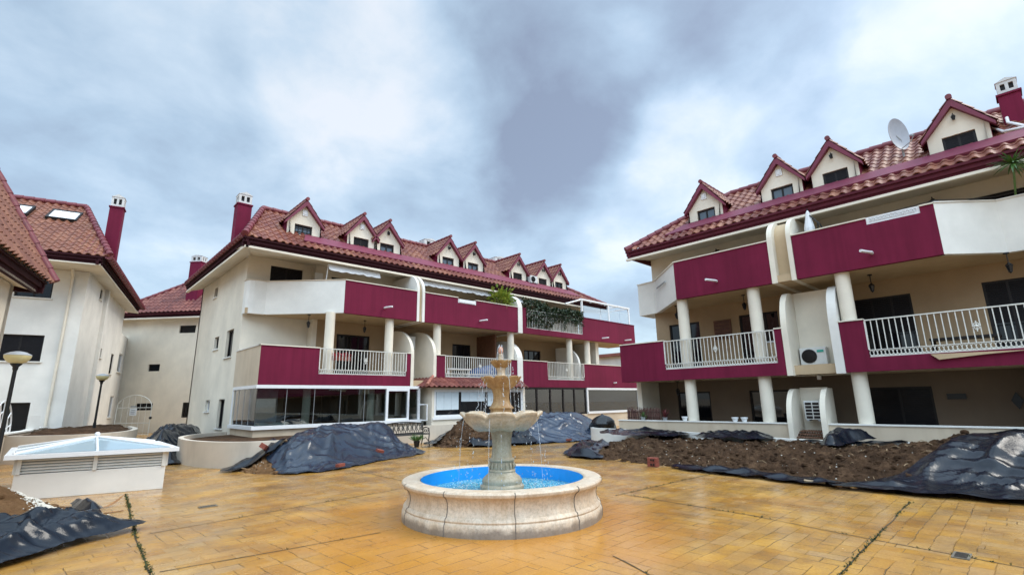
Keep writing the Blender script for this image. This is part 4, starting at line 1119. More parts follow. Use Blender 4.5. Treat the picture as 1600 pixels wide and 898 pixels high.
g = MB(TR); g.box(-.6, .3, -.06, .05, 2.42, 2.5) if False else g.prism([(1.9, -.02, 2.575), (.2, -.02, 2.545), (-.9, -.02, 2.595), (.9, -.02, 2.50), (1.75, -.02, 2.43)], (0, -.06, 0)); g.build('hanging_cardboard', 'plaster_tan', B2)
# balcony furniture
t = thing('table', 'dark bench table behind the white railing at the right edge of the first floor', 'table', (XR + 1.4, 1.2, 2.5))
g = MB(TR); g.box(.6, 2.0, 1.1, 1.6, 3.0, 3.06); g.build('tabletop', 'dark', t)
for a in (.65, 1.95):
    for d in (1.15, 1.55): g = MB(TR); g.box(a - .03, a + .03, d - .03, d + .03, 2.5, 3.0); g.build('leg', 'dark', t)
t = thing('cabinet', 'light brown cabinet behind the white railing left of the recess', 'cabinet', (XR + .9, 5.9, 2.5))
g = MB(TR); g.box(5.6, 6.25, .55, 1.0, 2.5, 3.28); g.build('body', 'plaster_tan', t, bevel=.01)
g = MB(TR); g.box(5.58, 6.27, .53, 1.02, 3.283, 3.33); g.build('top', 'white', t)
# things on the right building
ac_unit(TR, 4.36, 5.08, 2.52, 3.03, .93, 'air_conditioner', 'air conditioner with round fan and green sticker in the recess of the right block')
g = MB(TR); g.box(4.42, 4.60, .617, .624, 2.88, 2.95); o = [x for x in bpy.data.objects if x.name.startswith('air_conditioner')][-1]
o = bpy.data.objects['air_conditioner.001'] if 'air_conditioner.001' in bpy.data.objects else o
g.build('sticker', 'teal', o)
g = MB(TR); g.tube([(4.72, .9, 2.5), (4.72, .92, 2.2)], .022, 6); g.box(4.67, 4.77, .86, .95, 2.08, 2.2); g.build('drain_pipe', 'pvc', o)
ac_unit(TR, 4.68, 5.12, .92, 1.46, .75, 'air_conditioner', 'white air conditioner with square grille cells, standing low in the rounded ground floor niche', 'coil')
t = thing('satellite_dish', 'large round grey satellite dish on the right roof between two dormers', 'satellite dish', (XR + 2.2, 1.84, 8.9))
c = Vector((1.84, 2.1, 9.5)); nv = Vector((.25, -.9, .32)).normalized(); nv = Vector((-.86, -.50, .02)).normalized()
u_ = nv.cross(Vector((0, 0, 1))).normalized(); v_ = u_.cross(nv).normalized()
g = MB(TR); n = 40; P = []; fs = []
for k, (rr, dp) in enumerate(((.001, -.085), (.14, -.08), (.28, -.055), (.40, -.02), (.47, .015), (.475, .0), (.40, -.035), (.28, -.07), (.14, -.095), (.001, -.10))):
    for j in range(n):
        a = 2 * PI * j / n; P.append(tuple(c + u_ * rr * .84 * math.cos(a) + v_ * rr * 1.14 * math.sin(a) + nv * dp))
for k in range(9):
    for j in range(n): fs.append((k * n + j, k * n + (j + 1) % n, (k + 1) * n + (j + 1) % n, (k + 1) * n + j))
g.add(P, fs); g.build('dish', 'dish', t, smooth=50)
g = MB(TR); q = c + nv * .42 + v_ * -.28
g.tube([tuple(c - v_ * .50), tuple(c + nv * .3 - v_ * .42), tuple(q)], .015, 6); g.tube([tuple(q), tuple(q + nv * -.09 + v_ * .05)], .035, 8); g.build('receiver_arm', 'grey', t)
g = MB(TR); g.tube([tuple(c - nv * .1), (1.84, 2.25, 9.35), (1.84, 2.3, 8.6)], .03, 8); g.build('mast', 'grey', t)
t = thing('palm_plant', 'green spiky palm plant sticking out over the upper balcony at the right edge', 'plant', (XR + 1.3, .2, 5.3))
g = MB(TR); c = Vector((-.34, .42, 7.12))
for i in range(70):
    a = random.uniform(0, 2 * PI); e = random.uniform(-.5, 1.3); d = Vector((math.cos(a) * math.cos(e), math.sin(a) * math.cos(e), math.sin(e)))
    l = random.uniform(.35, .6); pts = [tuple(c + d * l * q + Vector((0, 0, -.16 * q * q))) for q in (0, .35, .7, 1)]
    sd = d.cross(Vector((0, 0, 1))).normalized()
    for q in range(3):
        w0, w1 = (.018, .026, .018, .002)[q:q + 2]
        A, Bq = Vector(pts[q]), Vector(pts[q + 1]); g.add([tuple(A - sd * w0), tuple(A + sd * w0), tuple(Bq + sd * w1), tuple(Bq - sd * w1)], [(0, 1, 2, 3)])
g.build('fronds', 'palm', t, recalc=False)
g = MB(TR); g.tube([(-.2, 1.5, 5.4), (-.25, 1.2, 6.4), (-.32, .8, 6.9), (-.34, .42, 7.12)], .022, 8); g.build('trunk', 'palm', t)
t = thing('folded_parasol', 'folded white parasol leaning on the upper balcony beside the rounded divider', 'parasol', (XR + .5, 4.25, 5.3))
g = MB(TR); g.tube([(4.28, .55, 5.6), (4.26, .55, 6.7), (4.25, .55, 7.22), (4.25, .55, 7.28)], [.10, .15, .05, .02], 10); g.build('canopy', 'fabric', t)
g = MB(TR); g.tube([(4.28, .55, 5.3), (4.25, .55, 7.34)], .02, 6); g.tube([(4.2, .5, 7.1), (3.95, .45, 6.75), (3.85, .5, 6.45)], .018, 5); g.tube([(4.0, .5, 6.8), (4.05, .5, 6.45)], .018, 5); g.build('pole', 'iron', t)
for (s, z, d), lb in zip(((9.27, 5.06, 1.1), (6.73, 5.06, 1.1), (3.05, 5.06, 1.1), (.16, 5.06, 1.1), (9.51, 2.22, 1.1)),
    ('black lantern hanging behind the leftmost upper column of the right block', 'black lantern hanging just left of the middle upper column of the right block', 'black lantern hanging over the shuttered door right of the recess', 'black lantern hanging at the far right edge of the right block', 'black lantern hanging over the ground floor terrace beside the reed screen')):
    dup(lan, TR(s, d, z), lb)
pot = None
for (s, lb) in ((8.79, 'white flower pot on the terrace wall beside the left ground floor column'), (7.06, 'left one of two white flower pots side by side on the terrace wall'), (6.77, 'right one of two white flower pots side by side on the terrace wall')):
    t = thing('flower_pot', lb, 'flower pot', TR(s, .1, .835), 'white flower pots on the terrace wall')
    g = MB(); c = TR(s, .1, .835); g.lathe([(.06, 0), (.095, .10), (.105, .105), (.105, .14), (.09, .14), (.085, .11), (.005, .11)], 18, c); g.build('pot', 'white', t, smooth=40)
    g = MB(); g.lathe([(.08, .112), (.005, .12)], 12, c); g.build('earth', 'soil', t)
t = thing('reed_screen', 'brown reed screen standing on the left end of the terrace wall', 'screen', TR(10.5, .3, .84))
g = MB(TR)
for i in range(95):
    a = 9.85 + i * .0148; g.tube([(a, .3 + .02 * math.sin(i), .80), (a + random.uniform(-.01, .01), .3, 1.24 + random.uniform(-.06, .06))], .010, 5)
g.build('canes', 'reed', t)
g = MB(TR)
for z in (.92, 1.12): g.tube([(9.83, .275, z), (11.28, .275, z)], .006, 4)
g.build('wire', 'iron', t)
def spiky(name, lb, s, d, z, mat, n, l):
    t = thing(name, lb, 'plant', TR(s, d, z)); g = MB(TR)
    for i in range(n):
        a = random.uniform(0, 2 * PI); e = random.uniform(.2, 1.4); dr = Vector((math.cos(a) * math.cos(e), math.sin(a) * math.cos(e), math.sin(e))); ll = l * random.uniform(.6, 1.1)
        sd = dr.cross(Vector((0, 0, 1))).normalized(); p0 = Vector((s, d, z + .08))
        for q in range(3):
            A = p0 + dr * ll * q / 3 + Vector((0, 0, -.10 * (q / 3) ** 2)); Bq = p0 + dr * ll * (q + 1) / 3 + Vector((0, 0, -.10 * ((q + 1) / 3) ** 2)); w = (.014, .016, .012, .001)
            g.add([tuple(A - sd * w[q]), tuple(A + sd * w[q]), tuple(Bq + sd * w[q + 1]), tuple(Bq - sd * w[q + 1])], [(0, 1, 2, 3)])
    g.build('leaves', mat, t, recalc=False)
    g = MB(TR); g.lathe([(.07, -.02), (.09, .1), (.085, .1), (.005, .09)], 14, (s, d, z)); g.build('pot', 'grey', t)
spiky('spiky_plant', 'dark red spiky plant at the right end of the reed screen', 9.56, .12, .85, 'redplant', 60, .42)
spiky('spiky_plant', 'green spiky plant in front of the reed screen', 10.45, .1, .85, 'palm', 34, .34)
t = thing('roof_tile_stack', 'heap of old brown roof tiles in the niche under the low air conditioner', 'tile stack', TR(4.93, .5, 0))
for i in range(3):
    g = MB(TR)
    for k in range(11):
        a = 4.60 + k * .066
        pts = [(a + .03 * math.cos(q * PI / 5), .02 + i * .14 + random.uniform(-.01, .01), .40 + i * .075 + .055 * math.sin(q * PI / 5)) for q in range(6)]
        g.add(pts + [(x, y + .36, z + .015) for x, y, z in pts] + [(x * .999, y, z - .02) for x, y, z in pts], [(q, q + 1, 6 + q + 1, 6 + q) for q in range(5)] + [(q, q + 1, 12 + q + 1, 12 + q) for q in range(5)])
    g.build('tile_row', 'stack', t)
g = MB(TR); g.box(4.57, 5.29, .0, .85, 0, .40); g.build('plinth', 'terrace', t)

# ================================================================== LEFT HOUSES
th = R(-12.4); ca, sa = math.cos(th), math.sin(th)
def rotT(c, t):
    co, si = math.cos(t), math.sin(t)
    return lambda a, b, z: (c[0] + a * co - b * si, c[1] + a * si + b * co, z)
T1 = rotT((.85, 27.78), th)
H1 = thing('house', 'white house at the left with two roof windows and a tall maroon chimney', 'house', (.85, 27.78, 0))
fr = [(-2.25, -1.09, 6.08, 7.2), (-2.5, -1.05, 3.46, 4.53), (-2.4, -1.08, .6, 1.83)]
sd_ = [(2.85, 3.35, 6.7, 7.2), (5.0, 5.6, 4.07, 4.55), (8.45, 9.3, 3.44, 4.57), (11.1, 12.5, 3.70, 4.83), (10.4, 11.6, 1.01, 2.24)]
g = MB(T1)
g.wall(-9, 0, 0, 7.35, 0, .25, fr)
g.wall(.25, 13.8, 0, 6.0, -.25, 0, [q for q in sd_ if q[3] < 6], swap=True); g.wall(.25, 10.6, 6.0, 7.4, -.25, 0, [sd_[0]], swap=True)
g.box(-.02, .16, 3.95, 4.25, 0, 7.4)
g.build('wall', 'pale', H1)
g = MB(T1); g.box(-9, .08, -.08, -.002, 0, .0) if False else g.tube([(-.50, -.06, .6), (-.50, -.06, 7.0), (-.48, -.5, 7.35)], .05, 8); g.build('downpipe', 'cream', H1, smooth=40)
for q in fr:
    window(T1, H1, *q, .1, mull=1, shut=.35 if q[2] > 6 else 1.0 if q[2] > 3 else 0); sill(T1, H1, q[0], q[1], q[2], -.07, .1)
for i, q in enumerate(sd_):
    window(T1, H1, *q, -.12, 'side_window', mull=0, swap=True, frame='alu' if i > 2 else 'dark', pane='pane2' if i > 2 else 'pane'); sill(T1, H1, q[0], q[1], q[2], -.12, .07, swap=True)
g = MB(T1); g.prism([(-9, -1.80, 7.3), (.62, -1.80, 7.3), (0, 0, 7.36), (-9, 0, 7.36)], (0, 0, .05)); g.prism([(.64, -1.85, 7.301), (.64, 11, 7.301), (0, 11, 7.361), (0, 0, 7.361)], (0, 0, .05)); g.build('soffit', 'cream', H1)
eave(T1, H1, [((.68, -1.88), (-9, -1.88), (0, 1)), ((.68, -1.88), (.68, 11), (-1, 0))], 7.3, 7.68)
e = (.92, -1.87, 7.7); hp = (-1.05, 2.64, 11.05)
tile_sheet(T1, (.9, -1.87, 7.7), (-1, 0, 0), (0, 1, .745), 10, 4.51 * 1.247, [((.92, -1.87, 7.7), (4.51, 1.97, 0))], .29, .37, .065, 'roof', 'tile2', H1)
g = MB(T1); g.poly([e, (-9, -1.87, 7.62), (-9, 2.64, 11), hp]); g.poly([e, hp, (-1.05, 6.5, 11.0), (.80, 11.2, 7.62)]); g.poly([hp, (-9, 2.64, 11), (-9, 12, 7.5), (.8, 11.2, 7.6), (-1.05, 6.5, 11)]); g.build('roof_deck', 'ridge', H1)
g = MB(T1); ridge_caps(g, (e[0], e[1] - .02, 7.74), (hp[0], hp[1], hp[2] + .08), .12); ridge_caps(g, (hp[0], hp[1], hp[2] + .08), (-9, 2.64, 11.1), .12); ridge_caps(g, (.86, -1.87, 7.72), (.82, 11.2, 7.68), .13); g.build('ridge_tiles', 'ridge', H1, smooth=40)
zr = lambda b: 7.7 + (b + 1.87) * .745
for a0, a1 in ((-1.93, -1.0), (-3.6, -2.66)):
    g = MB(T1); b0, b1 = .92, 1.70
    for (u0, u1, w0, w1) in ((a0, a1, b0 - .07, b0), (a0, a1, b1, b1 + .07), (a0 - .07, a0, b0 - .07, b1 + .07), (a1, a1 + .07, b0 - .07, b1 + .07)):
        g.prism([(u0, w0, zr(w0)), (u1, w0, zr(w0)), (u1, w1, zr(w1)), (u0, w1, zr(w1))], (0, -.06, .13))
    rw = g.build('roof_window', 'dark', H1)
    g = MB(T1); g.prism([(a0, b0, zr(b0) + .0), (a1, b0, zr(b0)), (a1, b1, zr(b1)), (a0, b1, zr(b1))], (0, -.05, .10)); g.build('pane', 'alu', rw)
chimney(T1, H1, .52, .35, 7.75, 10.55, 11.15, .5, .5)
# nearest house at the left edge
T0 = rotT((-.89, 18.15), th)
H0 = thing('house', 'nearest house at the left edge, showing only tiled eaves and cream wall', 'house', (-.89, 18.15, 0))
g = MB(T0); g.wall(-12, 0, 0, 4.75, -.25, 0, [(-3, -2.2, 3, 4)], swap=True); g.box(-6, 0, -.25, 0, 0, 4.74); g.build('wall', 'cream', H0)
g = MB(T0); g.prism([(.40, .15, 4.66), (.40, -12, 4.66), (-.05, -12, 4.78), (-.05, .15, 4.78)], (0, 0, .05)); g.build('soffit', 'cream', H0)
eave(T0, H0, [((.50, .5), (.50, -12), (-1, 0)), ((.50, .5), (-8, .5), (0, -1))], 4.64, 4.99)
tile_sheet(T0, (.58, .60, 5.02), (0, -1, 0), (-1, 0, 1.8), 12.5, 4.6, (), .28, .37, .065, 'roof', 'tile2', H0)
g = MB(T0); g.prism([(.50, .50, 4.96), (-1.62, .50, 8.78), (-3.75, .50, 4.96)], (0, -12, 0)); g.build('roof_deck', 'pale', H0)
g = MB(T0); ridge_caps(g, (.64, .62, 5.06), (-1.62, .60, 9.08), .11); ridge_caps(g, (-1.62, .60, 9.06), (-1.62, -12, 9.06), .12); g.build('ridge_tiles', 'ridge', H0, smooth=40)
# house closing the court at the back
k_ = 1.25; bt = R(131)
T3_ = rotT((7.0, 37.0), bt); T3 = lambda a, b, z: T3_(a, -b, z)
H3 = thing('house', 'plain cream house with dark red roof behind the white arched gate', 'house', (7.0, 37, 0))
zz = lambda z: 1.6 + (z - 1.6) * k_
wn_ = [(.23, 1.14, zz(5.29), zz(5.69)), (1.95, 2.6, zz(3.36), zz(3.72)), (2.04, 2.94, zz(1.42), zz(1.76)), (-.14, .40, zz(1.04), zz(1.77)), (-.64, -.15, zz(.7), zz(1.87))]
wn_ = [(a * k_, b * k_, c, d) for a, b, c, d in wn_]
g = MB(T3); g.wall(-3, 7.5, 0, 7.15, -.001, .25, wn_); g.build('wall', 'cream', H3)
for i, q in enumerate(wn_):
    w = window(T3, H3, *q, .08, mull=0)
    if i in (2, 3):
        g = MB(T3)
        for j in range(7): a = q[0] + (q[1] - q[0]) * (j + .5) / 7; g.box(a - .012, a + .012, -.03, -.01, q[2], q[3])
        g.build('window_grille', 'iron', w)
g = MB(T3); g.box(-3, 6.0, -.55, 0, 7.12, 7.2); g.build('soffit', 'cream', H3)
eave(T3, H3, [((-3, -.6), (6.0, -.6), (0, 1))], 7.18, 7.55)
tile_sheet(T3, (-3.4, -.6, 7.55), (1, 0, 0), (0, 1, 1.02), 10.0, 3.9 * 1.428, [((6.2, -.6, 7.55), (3.9, 5.6, 0)), ((-3.4, -.6, 7.55), (-1, .8, 0))], .3, .37, .06, 'roof', 'tile3', H3)
g = MB(T3); g.poly([(6.2, -.6, 7.4), (-3.4, -.6, 7.4), (-.6, 3.3, 11.38), (.6, 3.3, 11.38)]); g.poly([(6.2, -.6, 7.4), (.6, 3.3, 11.38), (5, 8, 7.4)]); g.build('roof_deck', 'tile3' if False else 'ridge', H3)
g = MB(T3); ridge_caps(g, (6.2, -.6, 7.6), (.6, 3.3, 11.55), .1); ridge_caps(g, (.6, 3.3, 11.55), (-.6, 3.3, 11.55), .1); g.build('ridge_tiles', 'ridge', H3, smooth=40)
tile_sheet(T3, (5.0, 1.9, 9.1), (-1, 0, 0), (0, 1, .95), 2.8, 1.8, [((5.0, 1.9, 9.1), (1, .9, 0))], .3, .37, .05, 'rear_roof', 'tile3', H3)
g = MB(T3); ridge_caps(g, (3.75, 3.18, 10.38), (2.2, 3.18, 10.38), .1); g.build('rear_ridge', 'ridge', H3)
chimney(T3, H3, 1.10, .55, 8.2, 11.1, 11.6, .80, .6)
# ================================================================== GROUND
g = MB(); g.poly([(-300, -300, 0), (300, -300, 0), (300, 300, 0), (-300, 300, 0)])
o = g.build('ground', 'paving'); o['kind'] = 'structure'
# expansion joints in the paving, slightly crooked dirt-filled grooves
def joint(p, q, w=.022, wob=.02):
    p, q = Vector((*p, .004)), Vector((*q, .004)); d = q - p; n = Vector((-d.y, d.x, 0)).normalized(); k = max(4, int(d.length / .12)); L_ = []; R_ = []
    for i in range(k + 1):
        c = p + d * i / k; a = wob * noise.noise((c.x * 1.5, c.y * 1.5, 3)); ww = w * (.55 + .8 * abs(noise.noise((c.x * 5, c.y * 5, 1))))
        L_.append(tuple(c + n * (a + ww / 2))); R_.append(tuple(c + n * (a - ww / 2)))
    return L_ + R_, [(i, i + 1, k + 2 + i, k + 1 + i) for i in range(k)]
JT = [((1.45, 12.2), (1.14, 8.14)), ((1.14, 8.14), (.95, 4.6)), ((7.14, 1.66), (9.92, 1.75)), ((5.2, 1.6), (7.14, 1.66)), ((7.39, 5.36), (10.75, 5.28)), ((7.59, 5.32), (7.43, 3.07)), ((7.43, 3.07), (7.14, 1.66)),
      ((7.14, 1.66), (6.85, -.3)), ((1.27, 8.27), (2.91, 8.49)), ((2.91, 8.49), (5.3, 8.77)), ((1.12, 6.35), (3.4, 6.10)), ((4.63, 3.43), (4.2, 2.4)), ((5.94, 12.17), (5.79, 9.48))]
g = MB()
for p, q in JT: g.add(*joint(p, q))
o = g.build('paving_joints', 'joint', recalc=False); o['kind'] = 'structure'
g = MB()
for (p, q), dn in zip(JT, (44, 44, 26, 30, 12, 16, 12, 8, 3, 3, 2, 3, 2)):
    L = math.dist(p, q)
    for i in range(int(L * dn)):
        t = random.random()
        if noise.noise((p[0] + (q[0] - p[0]) * t * 1, p[1] + (q[1] - p[1]) * t, 5)) < -.15: continue
        x, y = p[0] + (q[0] - p[0]) * t + random.gauss(0, .012), p[1] + (q[1] - p[1]) * t + random.gauss(0, .012)
        for _ in range(3): g.leaf((x, y, .003), (random.uniform(-1, 1), random.uniform(-1, 1), random.uniform(.3, 1.2)), random.uniform(.015, .034), .005)
o = g.build('moss', 'moss', recalc=False); o['kind'] = 'stuff'
for (x, y), lb in (((2.26, 9.69), 'small grey drain cover set in the paving behind the foreground sheet'), ((7.04, .9), 'small grey drain cover set in the paving at the right edge')):
    t = thing('drain_cover', lb, 'drain cover', (x, y, 0), 'drain covers in the paving')
    g = MB(); g.box(x - .13, x + .13, y - .07, y + .07, .001, .010); g.build('plate', 'drain', t)
    g = MB()
    for i in range(6): g.box(x - .105 + i * .037, x - .09 + i * .037, y - .05, y + .05, .0105, .013)
    g.build('slots', 'dark', t)

# ================================================================== FOUNTAIN
FC = (5.209, 5.806)
F = thing('fountain', 'three tiered stone fountain with scalloped bowls standing in a round blue basin', 'fountain', (*FC, 0))
c0 = (*FC, 0)
g = MB()
prof = [(1.448, 0), (1.448, .11), (1.435, .145), (1.425, .155), (1.432, .175), (1.420, .20), (1.395, .215), (1.378, .26), (1.370, .31), (1.378, .37), (1.402, .42), (1.43, .445), (1.452, .455), (1.462, .475), (1.462, .492), (1.45, .508), (1.43, .514), (1.24, .520), (1.215, .515), (1.20, .50), (1.196, .30), (1.196, .0)]
g.lathe(prof, 144, c0, closed=True); g.build('basin', 'basin', F, smooth=35)
g = MB(); g.lathe([(1.194, .505), (1.19, .49), (1.186, .06), (.01, .055)], 96, c0, caps=False); g.build('pool_lining', 'poolblue', F, smooth=40, recalc=False)
for k in range(10):
    a = R(48.1 + 180 + 6.2) + k * 2 * PI / 10; g = MB(); rr = random.uniform(.005, .008)
    g.tube([(FC[0] + (r + .0015) * math.cos(a + .006 * noise.noise((k, z * 8, 0))), FC[1] + (r + .0015) * math.sin(a + .006 * noise.noise((k, z * 8, 0))), z) for r, z in prof[:17]], rr, 6); g.build('grout_joint', 'grout', F)
g = MB(); P = []; fs = []; nr, na = 44, 150
for i in range(nr + 1):
    r = .20 + (1.186 - .20) * i / nr
    for j in range(na):
        a = 2 * PI * j / na; x, y = r * math.cos(a), r * math.sin(a)
        amp = .022 * math.exp(-((r - .62) / .28) ** 2) + .006
        P.append((FC[0] + x, FC[1] + y, .318 + amp * (noise.noise((x * 9, y * 9, 0)) + .6 * noise.noise((x * 21, y * 21, 4)))))
for i in range(nr):
    for j in range(na): fs.append((i * na + j, i * na + (j + 1) % na, (i + 1) * na + (j + 1) % na, (i + 1) * na + j))
g.add(P, fs); g.build('water', 'water', F, smooth=80)
ped = [(.30, .06), (.30, .325), (.322, .337), (.330, .36), (.324, .385), (.30, .398), (.292, .412), (.298, .445), (.292, .475), (.27, .50), (.24, .525), (.215, .545), (.198, .575), (.203, .59), (.198, .60), (.182, .615), (.172, .68), (.170, .72), (.186, .727), (.192, .745), (.186, .763), (.160, .775), (.147, .85), (.143, .95), (.150, 1.05), (.163, 1.13), (.178, 1.19)]
g = MB(); g.lathe(ped, 64, c0, 16, .02, 0, [1 if .56 < z < .725 else 0 for r, z in ped]); g.build('pedestal', 'stonegrey', F, smooth=35)
g = MB()
for k in range(16):   # carved leaf collar
    a = 2 * PI * k / 16; r = .184; x, y = FC[0] + r * math.cos(a), FC[1] + r * math.sin(a)
    g.tube([(x, y, .62), (x + .010 * math.cos(a), y + .010 * math.sin(a), .66), (x - .004 * math.cos(a), y - .004 * math.sin(a), .71)], [.010, .022, .007], 6)
g.build('carved_collar', 'stonegrey', F, smooth=60)
def bowl(prof, w, n, amp, zamp, mat, name='bowl'):
    g = MB(); g.lathe(prof, 160, c0, n, amp, zamp, w, ph=R(25.5)); return g.build(name, mat, F, smooth=50)
bowl([(.172, 1.165), (.28, 1.172), (.40, 1.195), (.485, 1.24), (.545, 1.295), (.578, 1.345), (.588, 1.37), (.612, 1.385), (.632, 1.405), (.636, 1.43), (.622, 1.446), (.60, 1.448), (.575, 1.43), (.48, 1.39), (.30, 1.365), (.12, 1.36)],
     [.0, .3, .6, .85, 1, 1, 1, 1, 1, 1, 1, 1, .9, .5, 0, 0], 8, .13, .07, 'stone')
bowl([(.155, 1.79), (.19, 1.80), (.235, 1.84), (.28, 1.90), (.305, 1.935), (.318, 1.952), (.318, 1.966), (.305, 1.972), (.288, 1.962), (.24, 1.93), (.1, 1.92)],
     [0, .4, .8, 1, 1, 1, 1, 1, 1, .5, 0], 8, .13, .03, 'stonewarm')
bowl([(.075, 2.10), (.10, 2.115), (.135, 2.15), (.155, 2.185), (.168, 2.205), (.168, 2.215), (.158, 2.219), (.145, 2.21), (.10, 2.195), (.03, 2.19)],
     [0, .4, .8, 1, 1, 1, 1, 1, .5, 0], 8, .12, .015, 'stonewarm')
st2 = [(.165, 1.35), (.165, 1.475), (.185, 1.485), (.188, 1.50), (.172, 1.515), (.16, 1.53), (.132, 1.58), (.122, 1.64), (.126, 1.70), (.142, 1.76), (.165, 1.80)]
g = MB(); g.lathe(st2, 64, c0, 12, .05, 0, [0, 0, 0, 0, 0, .4, 1, 1, 1, .6, 0]); g.build('stem', 'stonewarm', F, smooth=50)
st3 = [(.10, 1.91), (.10, 1.955), (.082, 1.965), (.068, 1.99), (.062, 2.03), (.068, 2.08), (.08, 2.11)]
g = MB(); g.lathe(st3, 32, c0); g.build('stem', 'stone', F, smooth=50)
g = MB(); g.lathe([(.05, 2.19), (.045, 2.22), (.035, 2.24), (.04, 2.27), (.03, 2.29), (.034, 2.31), (.02, 2.33)], 24, c0); fn = g.build('finial', 'stone', F, smooth=50)
g = MB(); g.lathe([(.022, 2.32), (.038, 2.345), (.040, 2.37), (.032, 2.405), (.016, 2.43), (.002, 2.44)], 20, c0); g.build('finial_tip', 'pink', fn, smooth=60)
def strand(a, r0, z0, r1, z1, n, big=1.0):
    g = MB()
    for i in range(n):
        t = random.random() ** .8; r = r0 + (r1 - r0) * math.sqrt(t) + random.gauss(0, .006); z = z0 + (z1 - z0) * t
        s = random.uniform(.0028, .0060) * big; st_ = random.uniform(1.2, 3.5)
        aa = a + random.gauss(0, .008)
        g.tube([(FC[0] + r * math.cos(aa), FC[1] + r * math.sin(aa), z + s * st_ * q) for q in (-1, -.4, .4, 1)], [s * .15, s, s * .8, s * .1], 6)
    o = g.build('falling_water', 'drops', F, smooth=80); o['kind'] = 'stuff'
for k in range(8):
    a = k * PI / 4 + random.uniform(-.1, .1)
    strand(a, .15, 2.20, .20, 1.95, 10)
    strand(a + .1, .285, 1.95, .36, 1.40, 20); strand(a + random.uniform(.1, .5), .29, 1.95, .40, 1.40, 9)
    strand(a, .56, 1.38, .68, .33, 20); strand(a + random.uniform(.1, .6), .57, 1.39, .74, .33, 8)
strand(0, .01, 2.46, .06, 2.22, 30); strand(2.2, .01, 2.47, .06, 2.22, 30); strand(4.3, .01, 2.46, .07, 2.22, 30)
for k in range(9):
    a = k * 2 * PI / 9 + .2; g = MB(); lo_ = k % 2
    r0, z0, r1, z1 = ((.29, 1.95, .37, 1.40), (.565, 1.385, .66, .34))[lo_]
    g.tube([(FC[0] + (r0 + (r1 - r0) * math.sqrt(t / 8)) * math.cos(a), FC[1] + (r0 + (r1 - r0) * math.sqrt(t / 8)) * math.sin(a), z0 + (z1 - z0) * t / 8) for t in range(9)], [.0035, .0032, .003, .0028, .0026, .0024, .0022, .0018, .001], 6); g.build('water_thread', 'drops', F, smooth=80)
g = MB()
for i in range(240):
    a = random.uniform(0, 2 * PI); r = random.gauss(.68, .14); z = .325 + abs(random.gauss(0, .03)) + (random.random() ** 5) * .25
    if r < .38 or r > 1.15: continue
    g.sphere((FC[0] + r * math.cos(a), FC[1] + r * math.sin(a), z), random.uniform(.003, .008), 6)
o = g.build('splash', 'drops', F, smooth=80); o['kind'] = 'stuff'

# ================================================================== EARTH HEAPS AND PLASTIC SHEETS
def pfield(poly):
    P = np.array(poly, float); Q = np.roll(P, -1, 0)
    def f(x, y):
        x = np.asarray(x, float); y = np.asarray(y, float); sh = x.shape
        x = x.ravel(); y = y.ravel(); best = np.full(x.shape, 1e9); nx = np.zeros_like(x); ny = np.zeros_like(y); ins = np.zeros(x.shape, bool)
        for p, q in zip(P, Q):
            d = q - p; t = np.clip(((x - p[0]) * d[0] + (y - p[1]) * d[1]) / (d @ d), 0, 1); cx = p[0] + t * d[0]; cy = p[1] + t * d[1]
            ds = np.hypot(x - cx, y - cy); m = ds < best; best[m] = ds[m]; nx[m] = cx[m]; ny[m] = cy[m]
            cr = ((p[1] > y) != (q[1] > y)) & (x < (q[0] - p[0]) * (y - p[1]) / (q[1] - p[1] + 1e-12) + p[0]); ins ^= cr
        return np.where(ins, best, -best).reshape(sh), nx.reshape(sh), ny.reshape(sh)
    return f
class DF:
    # signed distance to an outline, looked up bilinearly on a fine grid
    def __init__(s, poly, h=.07):
        P = np.array(poly, float); s.o = P.min(0) - .6; e = P.max(0) + .6; s.h = h
        nx, ny = int((e[0] - s.o[0]) / h) + 2, int((e[1] - s.o[1]) / h) + 2
        X, Y = np.meshgrid(s.o[0] + np.arange(nx) * h, s.o[1] + np.arange(ny) * h); s.D = pfield(poly)(X, Y)[0].tolist(); s.nx, s.ny = nx, ny
    def __call__(s, x, y):
        u = min(max((x - s.o[0]) / s.h, 0), s.nx - 1.001); v = min(max((y - s.o[1]) / s.h, 0), s.ny - 1.001); i, j = int(u), int(v); u -= i; v -= j
        a, b = s.D[j], s.D[j + 1]; return (a[i] * (1 - u) + a[i + 1] * u) * (1 - v) + (b[i] * (1 - u) + b[i + 1] * u) * v
def smst(t):
    if isinstance(t, float) or isinstance(t, int): t = min(1.0, max(0.0, t)); return t * t * (3 - 2 * t)
    return smst_a(t)
def smst_a(t): t = np.clip(t, 0, 1); return t * t * (3 - 2 * t)
def smooth_poly(poly, it=2):
    for _ in range(it):
        q = []
        for a, b in zip(poly, poly[1:] + poly[:1]):
            q += [(a[0] * .75 + b[0] * .25, a[1] * .75 + b[1] * .25), (a[0] * .25 + b[0] * .75, a[1] * .25 + b[1] * .75)]
        poly = q
    return poly
